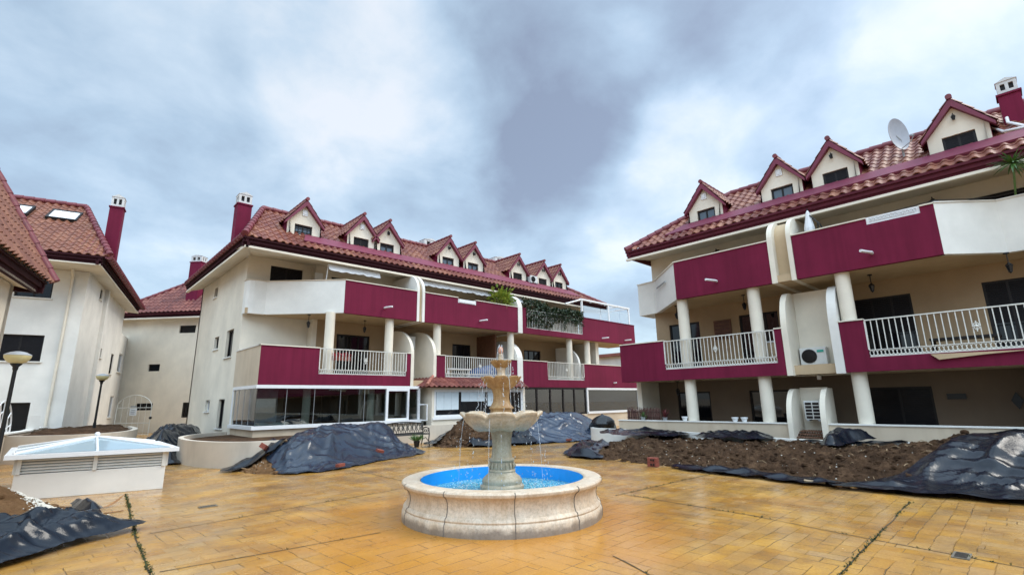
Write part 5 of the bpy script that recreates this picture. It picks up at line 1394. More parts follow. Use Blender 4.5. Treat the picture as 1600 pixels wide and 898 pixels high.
def sheet(poly, res, zf, jag=0.0, seed=0):
    """grid over a polygon; zf(x,y,dist)->z per vertex (python floats). edge vertices snap to the outline"""
    if jag: poly = [(x + jag * noise.noise((x * 3, y * 3, seed)), y + jag * noise.noise((x * 3, y * 3, seed + 9))) for x, y in poly]
    P = np.array(poly); x0, y0 = P.min(0) - res; x1, y1 = P.max(0) + res
    nx, ny = int((x1 - x0) / res) + 1, int((y1 - y0) / res) + 1
    X, Y = np.meshgrid(x0 + np.arange(nx) * res, y0 + np.arange(ny) * res); D, CX, CY = pfield(poly)(X, Y)
    keep = (D[:-1, :-1] > 0) | (D[1:, :-1] > 0) | (D[:-1, 1:] > 0) | (D[1:, 1:] > 0)
    used = {}; pts = []; fs = []
    def vid(i, j):
        if (i, j) in used: return used[i, j]
        d = D[i, j]; x, y = (X[i, j], Y[i, j]) if d > 0 else (CX[i, j], CY[i, j])
        pts.append((x, y, zf(x, y, max(0, d)))); used[i, j] = len(pts) - 1; return used[i, j]
    for i, j in zip(*np.nonzero(keep)): fs.append((vid(i, j), vid(i, j + 1), vid(i + 1, j + 1), vid(i + 1, j)))
    return pts, fs
nz = noise.noise
def heap_noise(x, y, seed, a=1.0):
    return a * (.10 * nz((x * 1.3, y * 1.3, seed)) + .09 * nz((x * 3.2, y * 3.2, seed)) + .075 * nz((x * 7, y * 7, seed)) + .05 * nz((x * 15, y * 15, seed)))
def soil_heap(name, label, poly, H, mat='soil', res=.055, loc=None, debris=0, peb=0, seed=0, rough=1.0):
    loc = loc or (*np.mean(poly, 0), 0); t = thing(name, label, 'earth heap', tuple(map(float, loc)))
    poly = smooth_poly(poly, 2); pf = DF(poly)
    def zf(x, y, d): return max(-.02, H(x, y, d) + heap_noise(x, y, seed, rough) * min(1, d / .25))
    g = MB(); g.add(*sheet(poly, res, zf, .10, seed)); g.build('earth', mat, t, smooth=180, recalc=False)
    def rp():
        P = np.array(poly)
        while True:
            x, y = random.uniform(*P[:, 0][[P[:, 0].argmin(), P[:, 0].argmax()]]), random.uniform(P[:, 1].min(), P[:, 1].max())
            d = pf(x, y)
            if d > .05: return x, y, zf(x, y, d)
    if debris:
        g = MB()
        for i in range(debris):
            x, y, z = rp(); a = random.uniform(0, 2 * PI); l = random.uniform(.08, .30); c = random.uniform(-.06, .06)
            g.tube([(x, y, z + .0), (x + l * .5 * math.cos(a) + c, y + l * .5 * math.sin(a), z + random.uniform(.02, .06)), (x + l * math.cos(a), y + l * math.sin(a), z + random.uniform(.0, .05))], random.uniform(.004, .010), 4)
        o = g.build('roots', 'twig', t); o['kind'] = 'stuff'
        g = MB()
        for i in range(debris * 9):
            x, y, z = rp(); s = random.uniform(.015, .04) + .05 * random.random() ** 4; g.lathe([(s * .3, -s * .6), (s, -s * .2), (s * .85, s * .35), (s * .25, s * .6)], 6, (x, y, z + s * .1))
        o = g.build('clods', mat, t); o['kind'] = 'stuff'
    if peb:
        g = MB()
        for i in range(peb):
            x, y, z = rp(); s = random.uniform(.006, .018); g.lathe([(s * .3, -s * .6), (s, -s * .1), (s * .7, s * .4), (s * .2, s * .6)], 6, (x, y, z + s * .5))
        o = g.build('pebbles', 'pebble', t); o['kind'] = 'stuff'
    return t, zf, pf
def tri(t): t = t % 1.0; return 1 - abs(2 * t - 1)
def pleats(x, y, ang, seed, ws=1.0):
    x /= ws; y /= ws
    # long ragged pleats of loose sheet
    h = 0
    for k, (da, wl, am, wp) in enumerate(((0, 1.05, .16, .9), (.7, .70, .12, .8), (-.6, .42, .085, .7), (.3, .25, .055, .6), (-.25, .15, .035, .5))):
        co, si = math.cos(ang + da), math.sin(ang + da); v = -x * si + y * co; u = x * co + y * si
        m = min(1, max(0, .45 + 1.9 * nz((u * .5 / (wl + .2), v * .8 / (wl + .2), seed + k * 3.1))))
        w = wp * nz((u * .6 / (wl + .25), v * .6 / (wl + .25), seed + k * 7.7))
        h += am * m * max(0, tri(v / wl + w) - .35) / .65
    return h
def drape(pts, fs, H, ang, seed, a, df, lift0, ws=1.0, its=70, lift=.02):
    """position based cloth: the sheet has more fabric than the ground it covers, so it buckles into folds over the heap"""
    rng = np.random.default_rng(seed); P = np.array(pts, float); F_ = np.array(fs); n = len(P)
    x0, y0 = P[:, 0].min() - .5, P[:, 1].min() - .5; x1, y1 = P[:, 0].max() + .5, P[:, 1].max() + .5; h = .045
    nx, ny = int((x1 - x0) / h) + 2, int((y1 - y0) / h) + 2
    slack = .10 * min(1.2, a)
    def hh(x, y):
        d = df(x, y); e = min(1, max(0, .25 + d / .35)); return max(0.0, H(x, y, max(0, d))) + e * (lift0 + a * pleats(x, y, ang, seed, ws))
    HG = np.array([[hh(x0 + i * h, y0 + j * h) for i in range(nx)] for j in range(ny)])
    def hz(x, y):
        u = np.clip((x - x0) / h, 0, nx - 1.001); v = np.clip((y - y0) / h, 0, ny - 1.001); i = u.astype(int); j = v.astype(int); u = u - i; v = v - j
        return (HG[j, i] * (1 - u) + HG[j, i + 1] * u) * (1 - v) + (HG[j + 1, i] * (1 - u) + HG[j + 1, i + 1] * u) * v
    P[:, 2] = hz(P[:, 0], P[:, 1])
    def uniq(a): return np.unique(np.sort(a, 1), axis=0)
    st = uniq(np.concatenate([F_[:, [0, 1]], F_[:, [1, 2]], F_[:, [2, 3]], F_[:, [3, 0]]])); sh = uniq(np.concatenate([F_[:, [0, 2]], F_[:, [1, 3]]]))
    # two-apart pairs resist sharp bending
    nb = {}
    for a, b in st: nb.setdefault(a, []).append(b); nb.setdefault(b, []).append(a)
    bd = []
    for a, l in nb.items():
        for i in range(len(l)):
            for k in range(i + 1, len(l)):
                u, v = P[l[i], :2] - P[a, :2], P[l[k], :2] - P[a, :2]
                if u @ v < -.7 * (np.linalg.norm(u) * np.linalg.norm(v) + 1e-9): bd.append((l[i], l[k]))
    bd = np.array(bd)
    E_ = np.concatenate([st, sh, bd]); m1, m2, m3 = len(st), len(sh), len(bd)
    d = P[E_[:, 1]] - P[E_[:, 0]]; L0 = np.linalg.norm(d, axis=1) + 1e-6
    mid = (P[E_[:, 1]] + P[E_[:, 0]]) / 2; dr = d / L0[:, None]; c, s_ = math.cos(ang + PI / 2), math.sin(ang + PI / 2)
    al = (dr[:, 0] * c + dr[:, 1] * s_) ** 2
    nzv = np.array([nz((x * 1.1, y * 1.1, seed)) for x, y, z in mid]); loc = np.clip(.7 + 1.2 * nzv, .05, 1.6)
    R0 = L0 * (1 + slack * loc * (.35 + .9 * al)); W = np.concatenate([np.full(m1, 1.0), np.full(m2, .45), np.full(m3, .08)])
    P[:, 2] += lift + np.array([.03 * nz((x * 1.4, y * 1.4, seed)) + .03 * nz((x * 4, y * 4, seed + 3)) for x, y, z in P]); P[:, 2] += rng.normal(0, .006, n)
    Q = P.copy(); cnt = np.bincount(E_.ravel(), minlength=n).astype(float) * .5 + .5; i0, i1 = E_[:, 0], E_[:, 1]
    for it in range(its):
        V = (P - Q) * .86; Q = P.copy(); P = P + V; P[:, 2] -= .0016
        for sub in range(3):
            d = P[i1] - P[i0]; L = np.linalg.norm(d, axis=1) + 1e-9; k = (W * (L - R0) / L * .5)[:, None] * d
            # fabric pulls taut; it resists squeezing only as much as it must buckle
            for q in range(3): P[:, q] += 1.3 * (np.bincount(i0, k[:, q], n) - np.bincount(i1, k[:, q], n)) / cnt
            g_ = hz(P[:, 0], P[:, 1]) + .012; low = P[:, 2] < g_; P[:, 2] = np.maximum(P[:, 2], g_)
            P[low, :2] = Q[low, :2] + (P[low, :2] - Q[low, :2]) * .25
    return [tuple(p) for p in P.tolist()]
def tarp(label, poly, H, ang, seed, a=1.0, res=.045, lift=.05, jag=.12, cat='plastic sheet', sm=1, ws=1.0, mat='tarp'):
    poly = smooth_poly(poly, sm)
    # subdivide outline so the hem can wander
    q = []
    for p, r in zip(poly, poly[1:] + poly[:1]):
        k = max(1, int(math.dist(p, r) / .12)); q += [(p[0] + (r[0] - p[0]) * i / k, p[1] + (r[1] - p[1]) * i / k) for i in range(k)]
    pts, fs = sheet(q, res, lambda x, y, d: 0.0, jag, seed)
    pts = drape(pts, fs, H, ang, seed, a, DF(q), lift, ws)
    g = MB(); g.add(pts, fs); o = g.build('plastic_sheet', mat, None, smooth=180, recalc=False)
    return tag(o, label, cat, 'black plastic sheets')

# heap under the sheet in front of the glazed terrace
pA = [(3.65, 14.25), (3.9, 13.1), (4.5, 12.4), (5.5, 12.4), (6.4, 12.85), (7.5, 13.45), (8.7, 13.7), (9.6, 14.6), (9.4, 16.1), (7.6, 16.7), (5.9, 16.3), (4.5, 15.5)]
pfA = DF(smooth_poly(pA))
def HA(x, y, d=None):
    d = pfA(x, y)
    return .86 * float(smst(max(0, d) / 1.45)) * (.55 + .45 * float(smst((x - 3.6) / 3.0))) * (1.0 - .25 * float(smst((x - 8.2) / 1.3)))
soil_heap('earth_heap', 'brown earth heap showing from under the large sheet by the curved planter', [(3.75, 14.1), (4.0, 13.0), (4.5, 12.5), (5.4, 12.6), (5.8, 14.0), (5.2, 15.3), (4.3, 14.9)], lambda x, y, d: HA(x, y) - .01, 'soil2', debris=12, peb=40, seed=3)
tarp('large black sheet draped over the long heap in front of the glazed terrace', [(4.42, 13.6), (4.30, 12.38), (5.5, 12.25), (6.4, 12.72), (7.5, 13.35), (8.75, 13.6), (9.75, 14.5), (9.5, 16.2), (7.6, 16.8), (5.9, 16.5), (4.6, 15.2)], HA, .5, 11, .60, res=.04, ws=.7, mat='tarpmid')
def HA2(x, y, d=None): return HA(x, y) + .02 + .12 * float(smst((x - 3.6) / 1.2))
tarp('narrow black sheet lying against the curved planter wall left of the large draped sheet', [(3.45, 14.45), (3.6, 13.9), (4.1, 13.95), (4.75, 13.75), (5.2, 14.6), (5.1, 15.6), (4.4, 15.4), (3.9, 14.75)], HA2, .9, 23, .8)
# middle heap behind the fountain
pB = [(10.6, 15.6), (11.0, 14.9), (11.7, 14.4), (12.5, 14.1), (13.6, 14.3), (14.8, 15.4), (15.0, 17.0), (13.4, 17.75), (11.9, 17.5)]
pfB = DF(smooth_poly(pB))
def HB(x, y, d=None): return .95 * float(smst(max(0, pfB(x, y)) / 1.55))
soil_heap('earth_heap', 'dark brown earth heap behind the fountain beside the iron bench', pB, lambda x, y, d: HB(x, y), debris=60, peb=120, seed=8, rough=1.3)
tarp('black sheet strip on the crest of the heap beside the iron bench', [(12.3, 16.3), (13.2, 16.0), (14.6, 16.2), (14.9, 17.3), (13.2, 17.7), (12.3, 17.3)], lambda x, y, d: HB(x, y) + .09, .3, 31, .7)
tarp('small crumpled black sheet at the foot of the heap behind the fountain', [(11.35, 14.75), (11.5, 14.2), (12.3, 13.85), (12.6, 14.1), (12.4, 14.5), (11.8, 14.75)], lambda x, y, d: .03 + .10 * float(smst(d / .2)) + .5 * HB(x, y), .1, 37, 1.0)
tarp('thin black sheet running down the left flank of the heap beside the iron bench', [(10.35, 15.9), (10.6, 15.5), (11.5, 16.2), (12.5, 16.9), (12.3, 17.3), (11.2, 16.7)], lambda x, y, d: HB(x, y) + .1, .6, 41, .6)
# sheet-covered heap right of the fountain column
pC = [(12.9, 13.85), (13.8, 13.45), (15.5, 12.95), (16.9, 12.75), (18.6, 13.5), (20.8, 14.8), (21.3, 16.6), (19.5, 17.7), (16.5, 17.6), (14.6, 16.9), (13.4, 15.4)]
pfC = DF(smooth_poly(pC))
def HC(x, y, d=None): return .86 * float(smst(max(0, pfC(x, y)) / 1.8))
tarp('wrinkled grey-black sheet covering the heap in front of the dark glazed doors', pC, HC, -.3, 47, .75, res=.05, ws=.7, mat='tarpgrey')
tarp('dark crumpled sheet end between the fountain column and the grey covered heap', [(12.5, 14.0), (13.3, 13.5), (14.0, 13.4), (14.3, 14.3), (14.0, 15.4), (13.1, 15.2)], lambda x, y, d: HC(x, y) + .06 + .1 * float(smst(d / .3)), 1.1, 53, 1.2)
# long bed on the right
pR = [(11.45, 9.75), (11.25, 8.9), (11.4, 8.2), (11.2, 6.8), (11.1, 5.9), (10.9, 4.8), (10.8, 3.9), (10.6, 3.0), (10.55, 2.2), (10.65, 1.5), (10.85, .9), (11.0, -3), (16.28, -3), (16.28, 12.3), (14.5, 11.9), (12.6, 10.6)]
pfR = DF(pR)
def HR(x, y, d=None):
    d = pfR(min(x, 13.4), y); dd = x - 10.9
    hm = float(np.interp(y, [-2, .5, 1.4, 2.2, 3.2, 5, 7, 9, 11, 12], [.62, .70, .72, .52, .42, .39, .36, .34, .28, .18]))
    h = hm * float(smst(max(0, d) / 1.9)) * (1 if d < 1.9 else 1)
    k = float(smst((x - 14.2) / 1.6)); return h * (1 - k) + k * min(h, .30)
soil_heap('earth_bed', 'long dark earth bed strewn with roots and stones in front of the right block', pR, lambda x, y, d: HR(x, y), res=.06, loc=(13, 5, 0), debris=300, peb=420, seed=15, rough=1.1)
tarp('flat black sheet on the earth bed below the reed screen', [(13.5, 9.3), (14.3, 11.2), (15.5, 11.0), (16.25, 9.6), (15.4, 8.0), (14.3, 7.75)], lambda x, y, d: max(HR(x, y), .36) + .10, 1.2, 61, .55)
tarp('black sheet lying over the kerb below the two side by side flower pots', [(13.9, 7.5), (15.4, 7.5), (16.1, 6.6), (15.2, 5.6), (14.5, 5.15), (13.9, 6.0)], lambda x, y, d: max(HR(x, y), .40) + .08, 1.4, 67, .7)
tarp('thin strip of black sheet along the kerb below the niche', [(14.2, 4.7), (14.55, 4.7), (14.6, 3.9), (14.8, 2.7), (15.0, 2.4), (14.5, 2.4), (14.2, 3.4)], lambda x, y, d: HR(x, y) + .05, 1.5, 71, .5)
tarp('twisted scrap of black sheet sticking up from the earth bed below the niche', [(13.3, 3.75), (13.9, 4.05), (14.5, 4.05), (14.8, 3.5), (14.9, 3.0), (14.5, 3.15), (14.1, 3.45), (13.5, 3.45)], lambda x, y, d: HR(x, y) + .05 + .20 * float(smst(d / .2)) + .10 * float(smst((x - 14.0) / .8)), .3, 73, .8, jag=.06)
tarp('big black sheet pulled over the right end of the earth bed', [(10.35, 3.1), (10.45, 2.2), (10.5, 1.4), (10.65, .6), (10.7, -3), (16.0, -3), (15.6, .4), (14.6, .95), (13.5, 1.4), (12.6, 1.35), (11.9, 1.65), (11.2, 2.1), (10.8, 2.6)], lambda x, y, d: HR(x, y) + .05, 2.3, 79, .62, ws=.8)
tarp('narrow hem of black sheet along the paving edge of the earth bed', [(10.95, 6.4), (11.35, 6.4), (11.2, 5.3), (11.1, 4.2), (10.95, 3.2), (10.75, 2.6), (10.45, 2.7), (10.55, 3.6), (10.7, 4.8)], lambda x, y, d: HR(x, y) * .8 + .03, 1.5, 83, .8)
tarp('black sheet end at the left tip of the earth bed', [(11.25, 9.9), (11.15, 9.0), (11.5, 8.6), (12.0, 9.2), (13.4, 9.7), (14.9, 11.0), (14.5, 12.0), (12.6, 10.9)], lambda x, y, d: HR(x, y) + .03 + .08 * float(smst(d / .3)), .8, 89, .55)
# near heap at the left edge
pL = [(.92, 10.7), (.7, 9.9), (.25, 9.2), (-.4, 8.6), (-2.2, 8.4), (-2.6, 11.2), (-1.0, 12.2), (-.1, 12.35), (.5, 11.9)]
pfL = DF(smooth_poly(pL))
def HL(x, y, d=None): return .62 * float(smst(max(0, pfL(x, y)) / 1.5))
tL, zfL, _ = soil_heap('earth_heap', 'sandy brown earth heap edged with white pebbles at the left edge', pL, lambda x, y, d: HL(x, y), 'soil2', seed=21, rough=.45, debris=14)
g = MB()
edge = [(-.30, 11.75), (.0, 11.2), (.2, 10.75), (.38, 10.45), (.55, 10.2), (.68, 10.1)]
for i in range(2600):
    k = random.random() * (len(edge) - 1); a, b = edge[int(k)], edge[int(k) + 1]; f = k % 1
    x = a[0] + (b[0] - a[0]) * f + random.gauss(-.03, .09 + .05 * (k > 3)); y = a[1] + (b[1] - a[1]) * f + random.gauss(0, .13 + .06 * (k > 3)); d = pfL(x, y)
    s = random.uniform(.007, .018); z = max(0, zfL(x, y, max(d, 0))) if d > 0 else 0; g.lathe([(s * .3, -s * .6), (s, -s * .1), (s * .7, s * .4), (s * .2, s * .6)], 6, (x, y, z + s * .4))
o = g.build('pebbles', 'pebble', tL); o['kind'] = 'stuff'
tarp('black sheet spread in the left foreground with its pointed tip on the paving', [(1.32, 8.72), (1.22, 8.52), (.86, 8.35), (.48, 8.12), (.0, 7.62), (-1.4, 6.6), (-2.6, 7.5), (-2.2, 9.2), (-.6, 9.35), (.1, 9.5), (.5, 9.72), (.78, 9.75), (.72, 9.3), (.9, 9.0)], lambda x, y, d: HL(x, y) * .9 + .05 + .14 * float(smst(d / .45)), .35, 97, 1.0, res=.026, jag=.05, ws=.5)
tarp('small dark curled scrap of sheet between the kiosk and the pebbles', [(.62, 11.1), (.68, 10.6), (.9, 10.35), (1.02, 10.6), (.93, 11.0), (.8, 11.5), (.62, 11.6)], lambda x, y, d: .02 + .10 * float(smst(d / .14)), .9, 101, .45, res=.025, jag=.05)
for (x, y, a, l), lb in (((1.0, 10.85, .5, .34), 'curled brown palm leaf on the paving in front of the kiosk'), ((.98, 10.3, .2, .26), 'thin brown dry stalk beside the tip of the near heap')):
    g = MB(); dr = Vector((math.cos(a), math.sin(a), 0)); sd = Vector((-dr.y, dr.x, 0)); P = []
    for q in range(6):
        f = q / 5; c = Vector((x, y, .012 + .16 * f * f * (l > .3))) + dr * l * f; w = .045 * math.sin(PI * (f * .9 + .08)) * (l / .34); P += [tuple(c - sd * w), tuple(c + Vector((0, 0, -.008))), tuple(c + sd * w)]
    g.add(P, [(q * 3 + k, q * 3 + k + 1, q * 3 + k + 4, q * 3 + k + 3) for q in range(5) for k in range(2)])
    tag(g.build('dry_leaf', 'leafdry', None, smooth=60), lb, 'leaf')
# sheet between kiosk and planter
pK = [(2.55, 17.6), (2.75, 17.15), (3.2, 17.0), (3.35, 18.4), (3.9, 19.8), (5.1, 21.2), (5.2, 25.5), (3.6, 26.0), (2.6, 22), (2.3, 19)]
pfK = DF(pK)
tarp('black sheet heaped between the white kiosk and the curved planter', pK, lambda x, y, d: .02 + .72 * float(smst(d / .8)), .9, 107, .8, res=.05, ws=.7)
# bricks
def brick(name_label, x, y, z, rz, tilt=0, s=(.24, .115, .075)):
    g = MB(); g.rbox((0, 0, s[2] / 2), s); o = g.build('brick', 'brick', None, bevel=.006)
    o.location = (x, y, z); o.rotation_euler = (tilt, tilt * .6, rz); tag(o, name_label, 'brick', 'red bricks weighing down the sheets'); return o
brick('red brick lying on the lower right slope of the large draped sheet', 7.38, 13.50, .22, .3, .35)
brick('pale-ended brick at the lower front hem of the large draped sheet', 5.72, 12.40, .07, .5)
brick('big red brick standing tilted on the narrow sheet by the planter', 4.42, 14.15, .48, .9, .5, (.30, .16, .12))
brick('red brick on the crest of the large draped sheet below the glazed terrace', 6.75, 15.6, .86, .2)
brick('dark red brick at the front hem of the grey covered heap', 15.2, 13.05, .06, .1)
t = thing('brick_stack', 'two red hollow bricks stacked at the front edge of the long earth bed', 'bricks', (11.1, 6.85, 0))
for k in range(2):
    g = MB(); g.rbox((11.05, 6.85, .055 + k * .105), (.16, .24, .10), (0, 0, .15 + .1 * k)); b = g.build('hollow_brick', 'brick', t, bevel=.006)
    g = MB()
    for q in range(3): g.rbox((10.968, 6.79 + q * .065, .055 + k * .105), (.012, .04, .05), (0, 0, .15 + .1 * k))
    g.build('hole', 'dark', b)
g = MB(); g.rbox((10.75, 3.3, .04), (.30, .34, .03), (.1, .2, .4)); tag(g.build('broken_slab', 'plaster_tan', None, bevel=.008), 'broken tan slab lying on the front edge of the earth bed', 'slab')

# ================================================================== KERBS, PLANTERS, WALLS
def strip_wall(pts, z0, z1, t, mb, capo=0):
    n = len(pts); L_, R_ = [], []
    for i, p in enumerate(pts):
        a, b = Vector(pts[max(0, i - 1)]), Vector(pts[min(n - 1, i + 1)]); d = (b - a).normalized(); nn = Vector((-d.y, d.x)) * (t / 2 + capo); p = Vector(p); L_.append(p + nn); R_.append(p - nn)
    V = [(q.x, q.y, z) for z in (z0, z1) for side in (L_, R_) for q in side]
    fs = []
    for i in range(n - 1):
        fs += [(i, i + 1, 2 * n + i + 1, 2 * n + i), (n + i, 3 * n + i, 3 * n + i + 1, n + i + 1), (2 * n + i, 2 * n + i + 1, 3 * n + i + 1, 3 * n + i), (i, n + i, n + i + 1, i + 1)]
    fs += [(0, 2 * n, 3 * n, n), (n - 1, 2 * n - 1, 4 * n - 1, 3 * n - 1)]
    mb.add(V, fs)
def curve(pts, k=6):
    out = []
    P = [Vector(p) for p in pts]
    for i in range(len(P) - 1):
        p0, p1, p2, p3 = P[max(0, i - 1)], P[i], P[i + 1], P[min(len(P) - 1, i + 2)]
        for j in range(k):
            t = j / k; out.append(tuple(.5 * ((2 * p1) + (p2 - p0) * t + (2 * p0 - 5 * p1 + 4 * p2 - p3) * t * t + (3 * p1 - p0 - 3 * p2 + p3) * t ** 3)))
    out.append(tuple(P[-1])); return out
t = thing('planter', 'curved cream planter wall wrapping the corner of the glazed terrace', 'planter', (4, 16, 0))
pc = curve([(5.2, 21.0), (4.2, 20.3), (3.45, 18.9), (3.28, 17.0), (3.62, 15.4), (4.35, 14.55), (5.4, 14.6), (6.6, 15.3), (7.8, 16.4), (9.0, 17.4), (10.4, 17.8), (13, 17.8), (18, 17.85)])
g = MB(); strip_wall(pc, 0, .66, .14, g); g.build('planter_wall', 'bedwall', t, smooth=40)
g = MB(); g.poly([(x, y, .54) for x, y in pc[:66]] + [(12, 18.39, .54), (5.37, 18.39, .54), (5.37, 21, .54)]); g.build('earth', 'soil', t)
t = thing('kerb_wall', 'low white kerb wall along the back of the long earth bed', 'wall', (15.5, 6, 0))
kc = curve([(16.25, 12.7), (15.95, 12.2), (15.85, 10.5), (15.75, 9), (15.3, 7.4), (14.6, 5.2), (14.4, 4), (14.75, 2.7), (15.2, 1.3), (15.4, -2)])
g = MB(); strip_wall(kc, 0, .52, .15, g); g.build('kerb', 'pale', t, smooth=40)
t = thing('planter', 'long raised earth bed with cream front wall behind the white kiosk', 'planter', (1, 22, 0))
bc = curve([(-.6, 21.6), (.3, 20.9), (1.2, 20.6), (2.0, 21.2), (2.55, 22.4), (2.9, 24.5), (3.0, 27)])
g = MB(); strip_wall(bc, 0, .80, .16, g); g.build('planter_wall', 'bedwall', t, smooth=40)
g = MB(); pts, fs = sheet([(-.6, 21.6), (.3, 20.95), (1.2, 20.65), (2.0, 21.25), (2.5, 22.4), (2.85, 24.5), (3, 27), (3, 32), (.9, 27.7), (-.2, 26)], .15, lambda x, y, d: .72 + .10 * smst(d / .8) + .10 * nz((x * .9, y * .9, 2)) + heap_noise(x, y, 4, .6)); g.add(pts, fs); g.build('earth', 'soil', t, smooth=180, recalc=False)
t = thing('garden_wall', 'low cream garden wall topped by white coping at the far left', 'wall', (-.3, 24, 0))
gc = [(-1.6, 17.2), (-.72, 21.2), (-.15, 24), (.05, 26.6), (.35, 27.6)]
g = MB(); strip_wall(gc, 0, .84, .2, g); g.build('wall', 'bedwall', t)
g = MB(); strip_wall(gc, .842, .88, .2, g, .04); g.build('coping', 'pale', t)
g = MB(); g.box(-.14, .16, 24.6, 24.9, .88, 1.35); g.build('pier', 'pale', t)
t = thing('fan_grille', 'white half-round iron fan grille standing on the low garden wall', 'grille', (-.35, 23, .88))
g = MB(); v = Vector((.55, 2.75, 0)).normalized(); c = Vector((-.90, 20.9, .89))
for r in (.95, .62, .2): g.tube([tuple(c + v * (r - r * math.cos(q * PI / 24)) * 1.0 + v * (0.95 - r) + Vector((0, 0, r * math.sin(q * PI / 24)))) for q in range(25)], .022, 6)
for k in range(7): a = PI * (k + .5) / 7; g.tube([tuple(c + v * (.95 - .2 * math.cos(a)) + Vector((0, 0, .2 * math.sin(a)))), tuple(c + v * (.95 - .95 * math.cos(a)) + Vector((0, 0, .95 * math.sin(a))))], .018, 5)
g.tube([tuple(c), tuple(c + v * 1.9)], .022, 6); g.build('fan', 'white', t, smooth=50)
t = thing('garden_gate', 'white arched iron gate in front of the plain house at the back', 'gate', (3.6, 31.8, .2))
c = Vector((3.6, 31.8, .2)); v = Vector((.727, -.686, 0)); h = 1.35; r = .88
g = MB()
for k in (-1, 1): g.tube([tuple(c + v * r * k), tuple(c + v * r * k + Vector((0, 0, h)))], .018, 6)
g.tube([tuple(c + v * r * math.cos(q * PI / 20) + Vector((0, 0, h + .62 * math.sin(q * PI / 20)))) for q in range(21)], .018, 6)
g.build('gate_frame', 'railw', t)
g = MB()
for k in (-2, -1, 0, 1, 2):
    a = k * .30; zt_ = h + .62 * math.sqrt(max(0, 1 - (a / r) ** 2)); g.tube([tuple(c + v * a), tuple(c + v * a + Vector((0, 0, zt_ - .03)))], .007, 5)
for z in (.05, .6, h): g.tube([tuple(c - v * r + Vector((0, 0, z))), tuple(c + v * r + Vector((0, 0, z)))], .016, 5)
g.build('gate_bars', 'railw', t)
g = MB(); q = c + Vector((-.03, -.03, 1.15)); g.rbox(tuple(q), (.34, .02, .36), (0, 0, math.atan2(v.y, v.x))); sg = g.build('notice', 'white', t)
g = MB(); g.rbox(tuple(q + Vector((-.012, -.012, .26))), (.28, .02, .07), (0, 0, math.atan2(v.y, v.x)))
for z in (.09, .0, -.09): g.rbox(tuple(q + Vector((-.012, -.012, z))), (.2, .02, .025), (0, 0, math.atan2(v.y, v.x)))
g.build('notice_marks', 'grey', sg)
g = MB(); g.sphere(tuple(c + v * r + Vector((0, -.05, .85))), .07, 8); g.build('lock', 'iron', t)

# ================================================================== WHITE KIOSK WITH GLASS PYRAMID
K = thing('skylight_kiosk', 'low white kiosk with louvred sides and a glass pyramid roof at the left', 'skylight', (1, 13.8, 0))
BL, BR, RB, LB = Vector((-.13, 12.98, 0)), Vector((2.06, 12.44, 0)), Vector((2.10, 14.75, 0)), Vector((-.10, 15.3, 0))
quad = [BL, BR, RB, LB]; cen = sum(quad, Vector()) / 4
def off(q, o): return [p + Vector(((-1 if i in (0, 3) else 1) * o, (-1 if i < 2 else 1) * o, 0)) for i, p in enumerate(q)]
def frustum(mb, q0, z0, q1, z1, ring=None):
    a = [(p.x, p.y, z0) for p in q0]; b = [(p.x, p.y, z1) for p in q1]; mb.add(a + b, [(3, 2, 1, 0), (4, 5, 6, 7)] + [(i, (i + 1) % 4, 4 + (i + 1) % 4, 4 + i) for i in range(4)])
g = MB(); frustum(g, quad, 0, quad, .44); g.build('base_wall', 'pale', K, bevel=.008)
g = MB()
for i in range(5):
    z = .455 + i * .052
    for sd_i in range(4):
        a, b = off(quad, -.01)[sd_i], off(quad, -.01)[(sd_i + 1) % 4]; n = Vector((b.y - a.y, a.x - b.x, 0)).normalized()
        g.prism([tuple(a + Vector((0, 0, z))), tuple(b + Vector((0, 0, z))), tuple(b - n * .05 + Vector((0, 0, z + .03))), tuple(a - n * .05 + Vector((0, 0, z + .03)))], (0, 0, .022))
g.build('louvres', 'railw', K)
g = MB()
for s in range(4):
    a, b = quad[s], quad[(s + 1) % 4]
    for f in (.02, .5, .98):
        p = a + (b - a) * f; g.box(p.x - .03, p.x + .03, p.y - .03, p.y + .03, .44, .71)
g.build('louvre_posts', 'railw', K)
g = MB(); frustum(g, off(quad, -.16), .44, off(quad, -.16), .70); g.build('dark_core', 'dark', K)
g = MB(); q0, q1 = off(quad, .17), off(quad, .02)
for s in range(4):
    a, b, c, d = q0[s], q0[(s + 1) % 4], q1[(s + 1) % 4], q1[s]
    g.prism([(a.x, a.y, .715), (b.x, b.y, .715), (c.x, c.y, .715), (d.x, d.y, .715)], (0, 0, .075))
g.build('rim', 'alu', K)
ap = Vector((cen.x + .03, cen.y, 1.0)); q2 = off(quad, .06)
g = MB()
for p in q2: g.tube([(p.x, p.y, .80), tuple(ap)], .028, 6)
for s in range(4): m = (q2[s] + q2[(s + 1) % 4]) / 2; g.tube([(m.x, m.y, .80), tuple(ap)], .024, 6)
g.sphere(tuple(ap + Vector((0, 0, .05))), .05, 10); g.cyl(ap.x, ap.y, .96, 1.03, .04, 10); g.build('glazing_bars', 'alu', K, smooth=50)
g = MB()
for s in range(4): a, b = q2[s], q2[(s + 1) % 4]; g.poly([(a.x, a.y, .795), (b.x, b.y, .795), (ap.x, ap.y, .985)])
g.build('glass_pyramid', 'skyglass', K, recalc=False)
g = MB(); q3 = off(quad, -.02); g.poly([(p.x, p.y, .72) for p in q3]); g.build('light_shaft_floor', 'curtain', K)

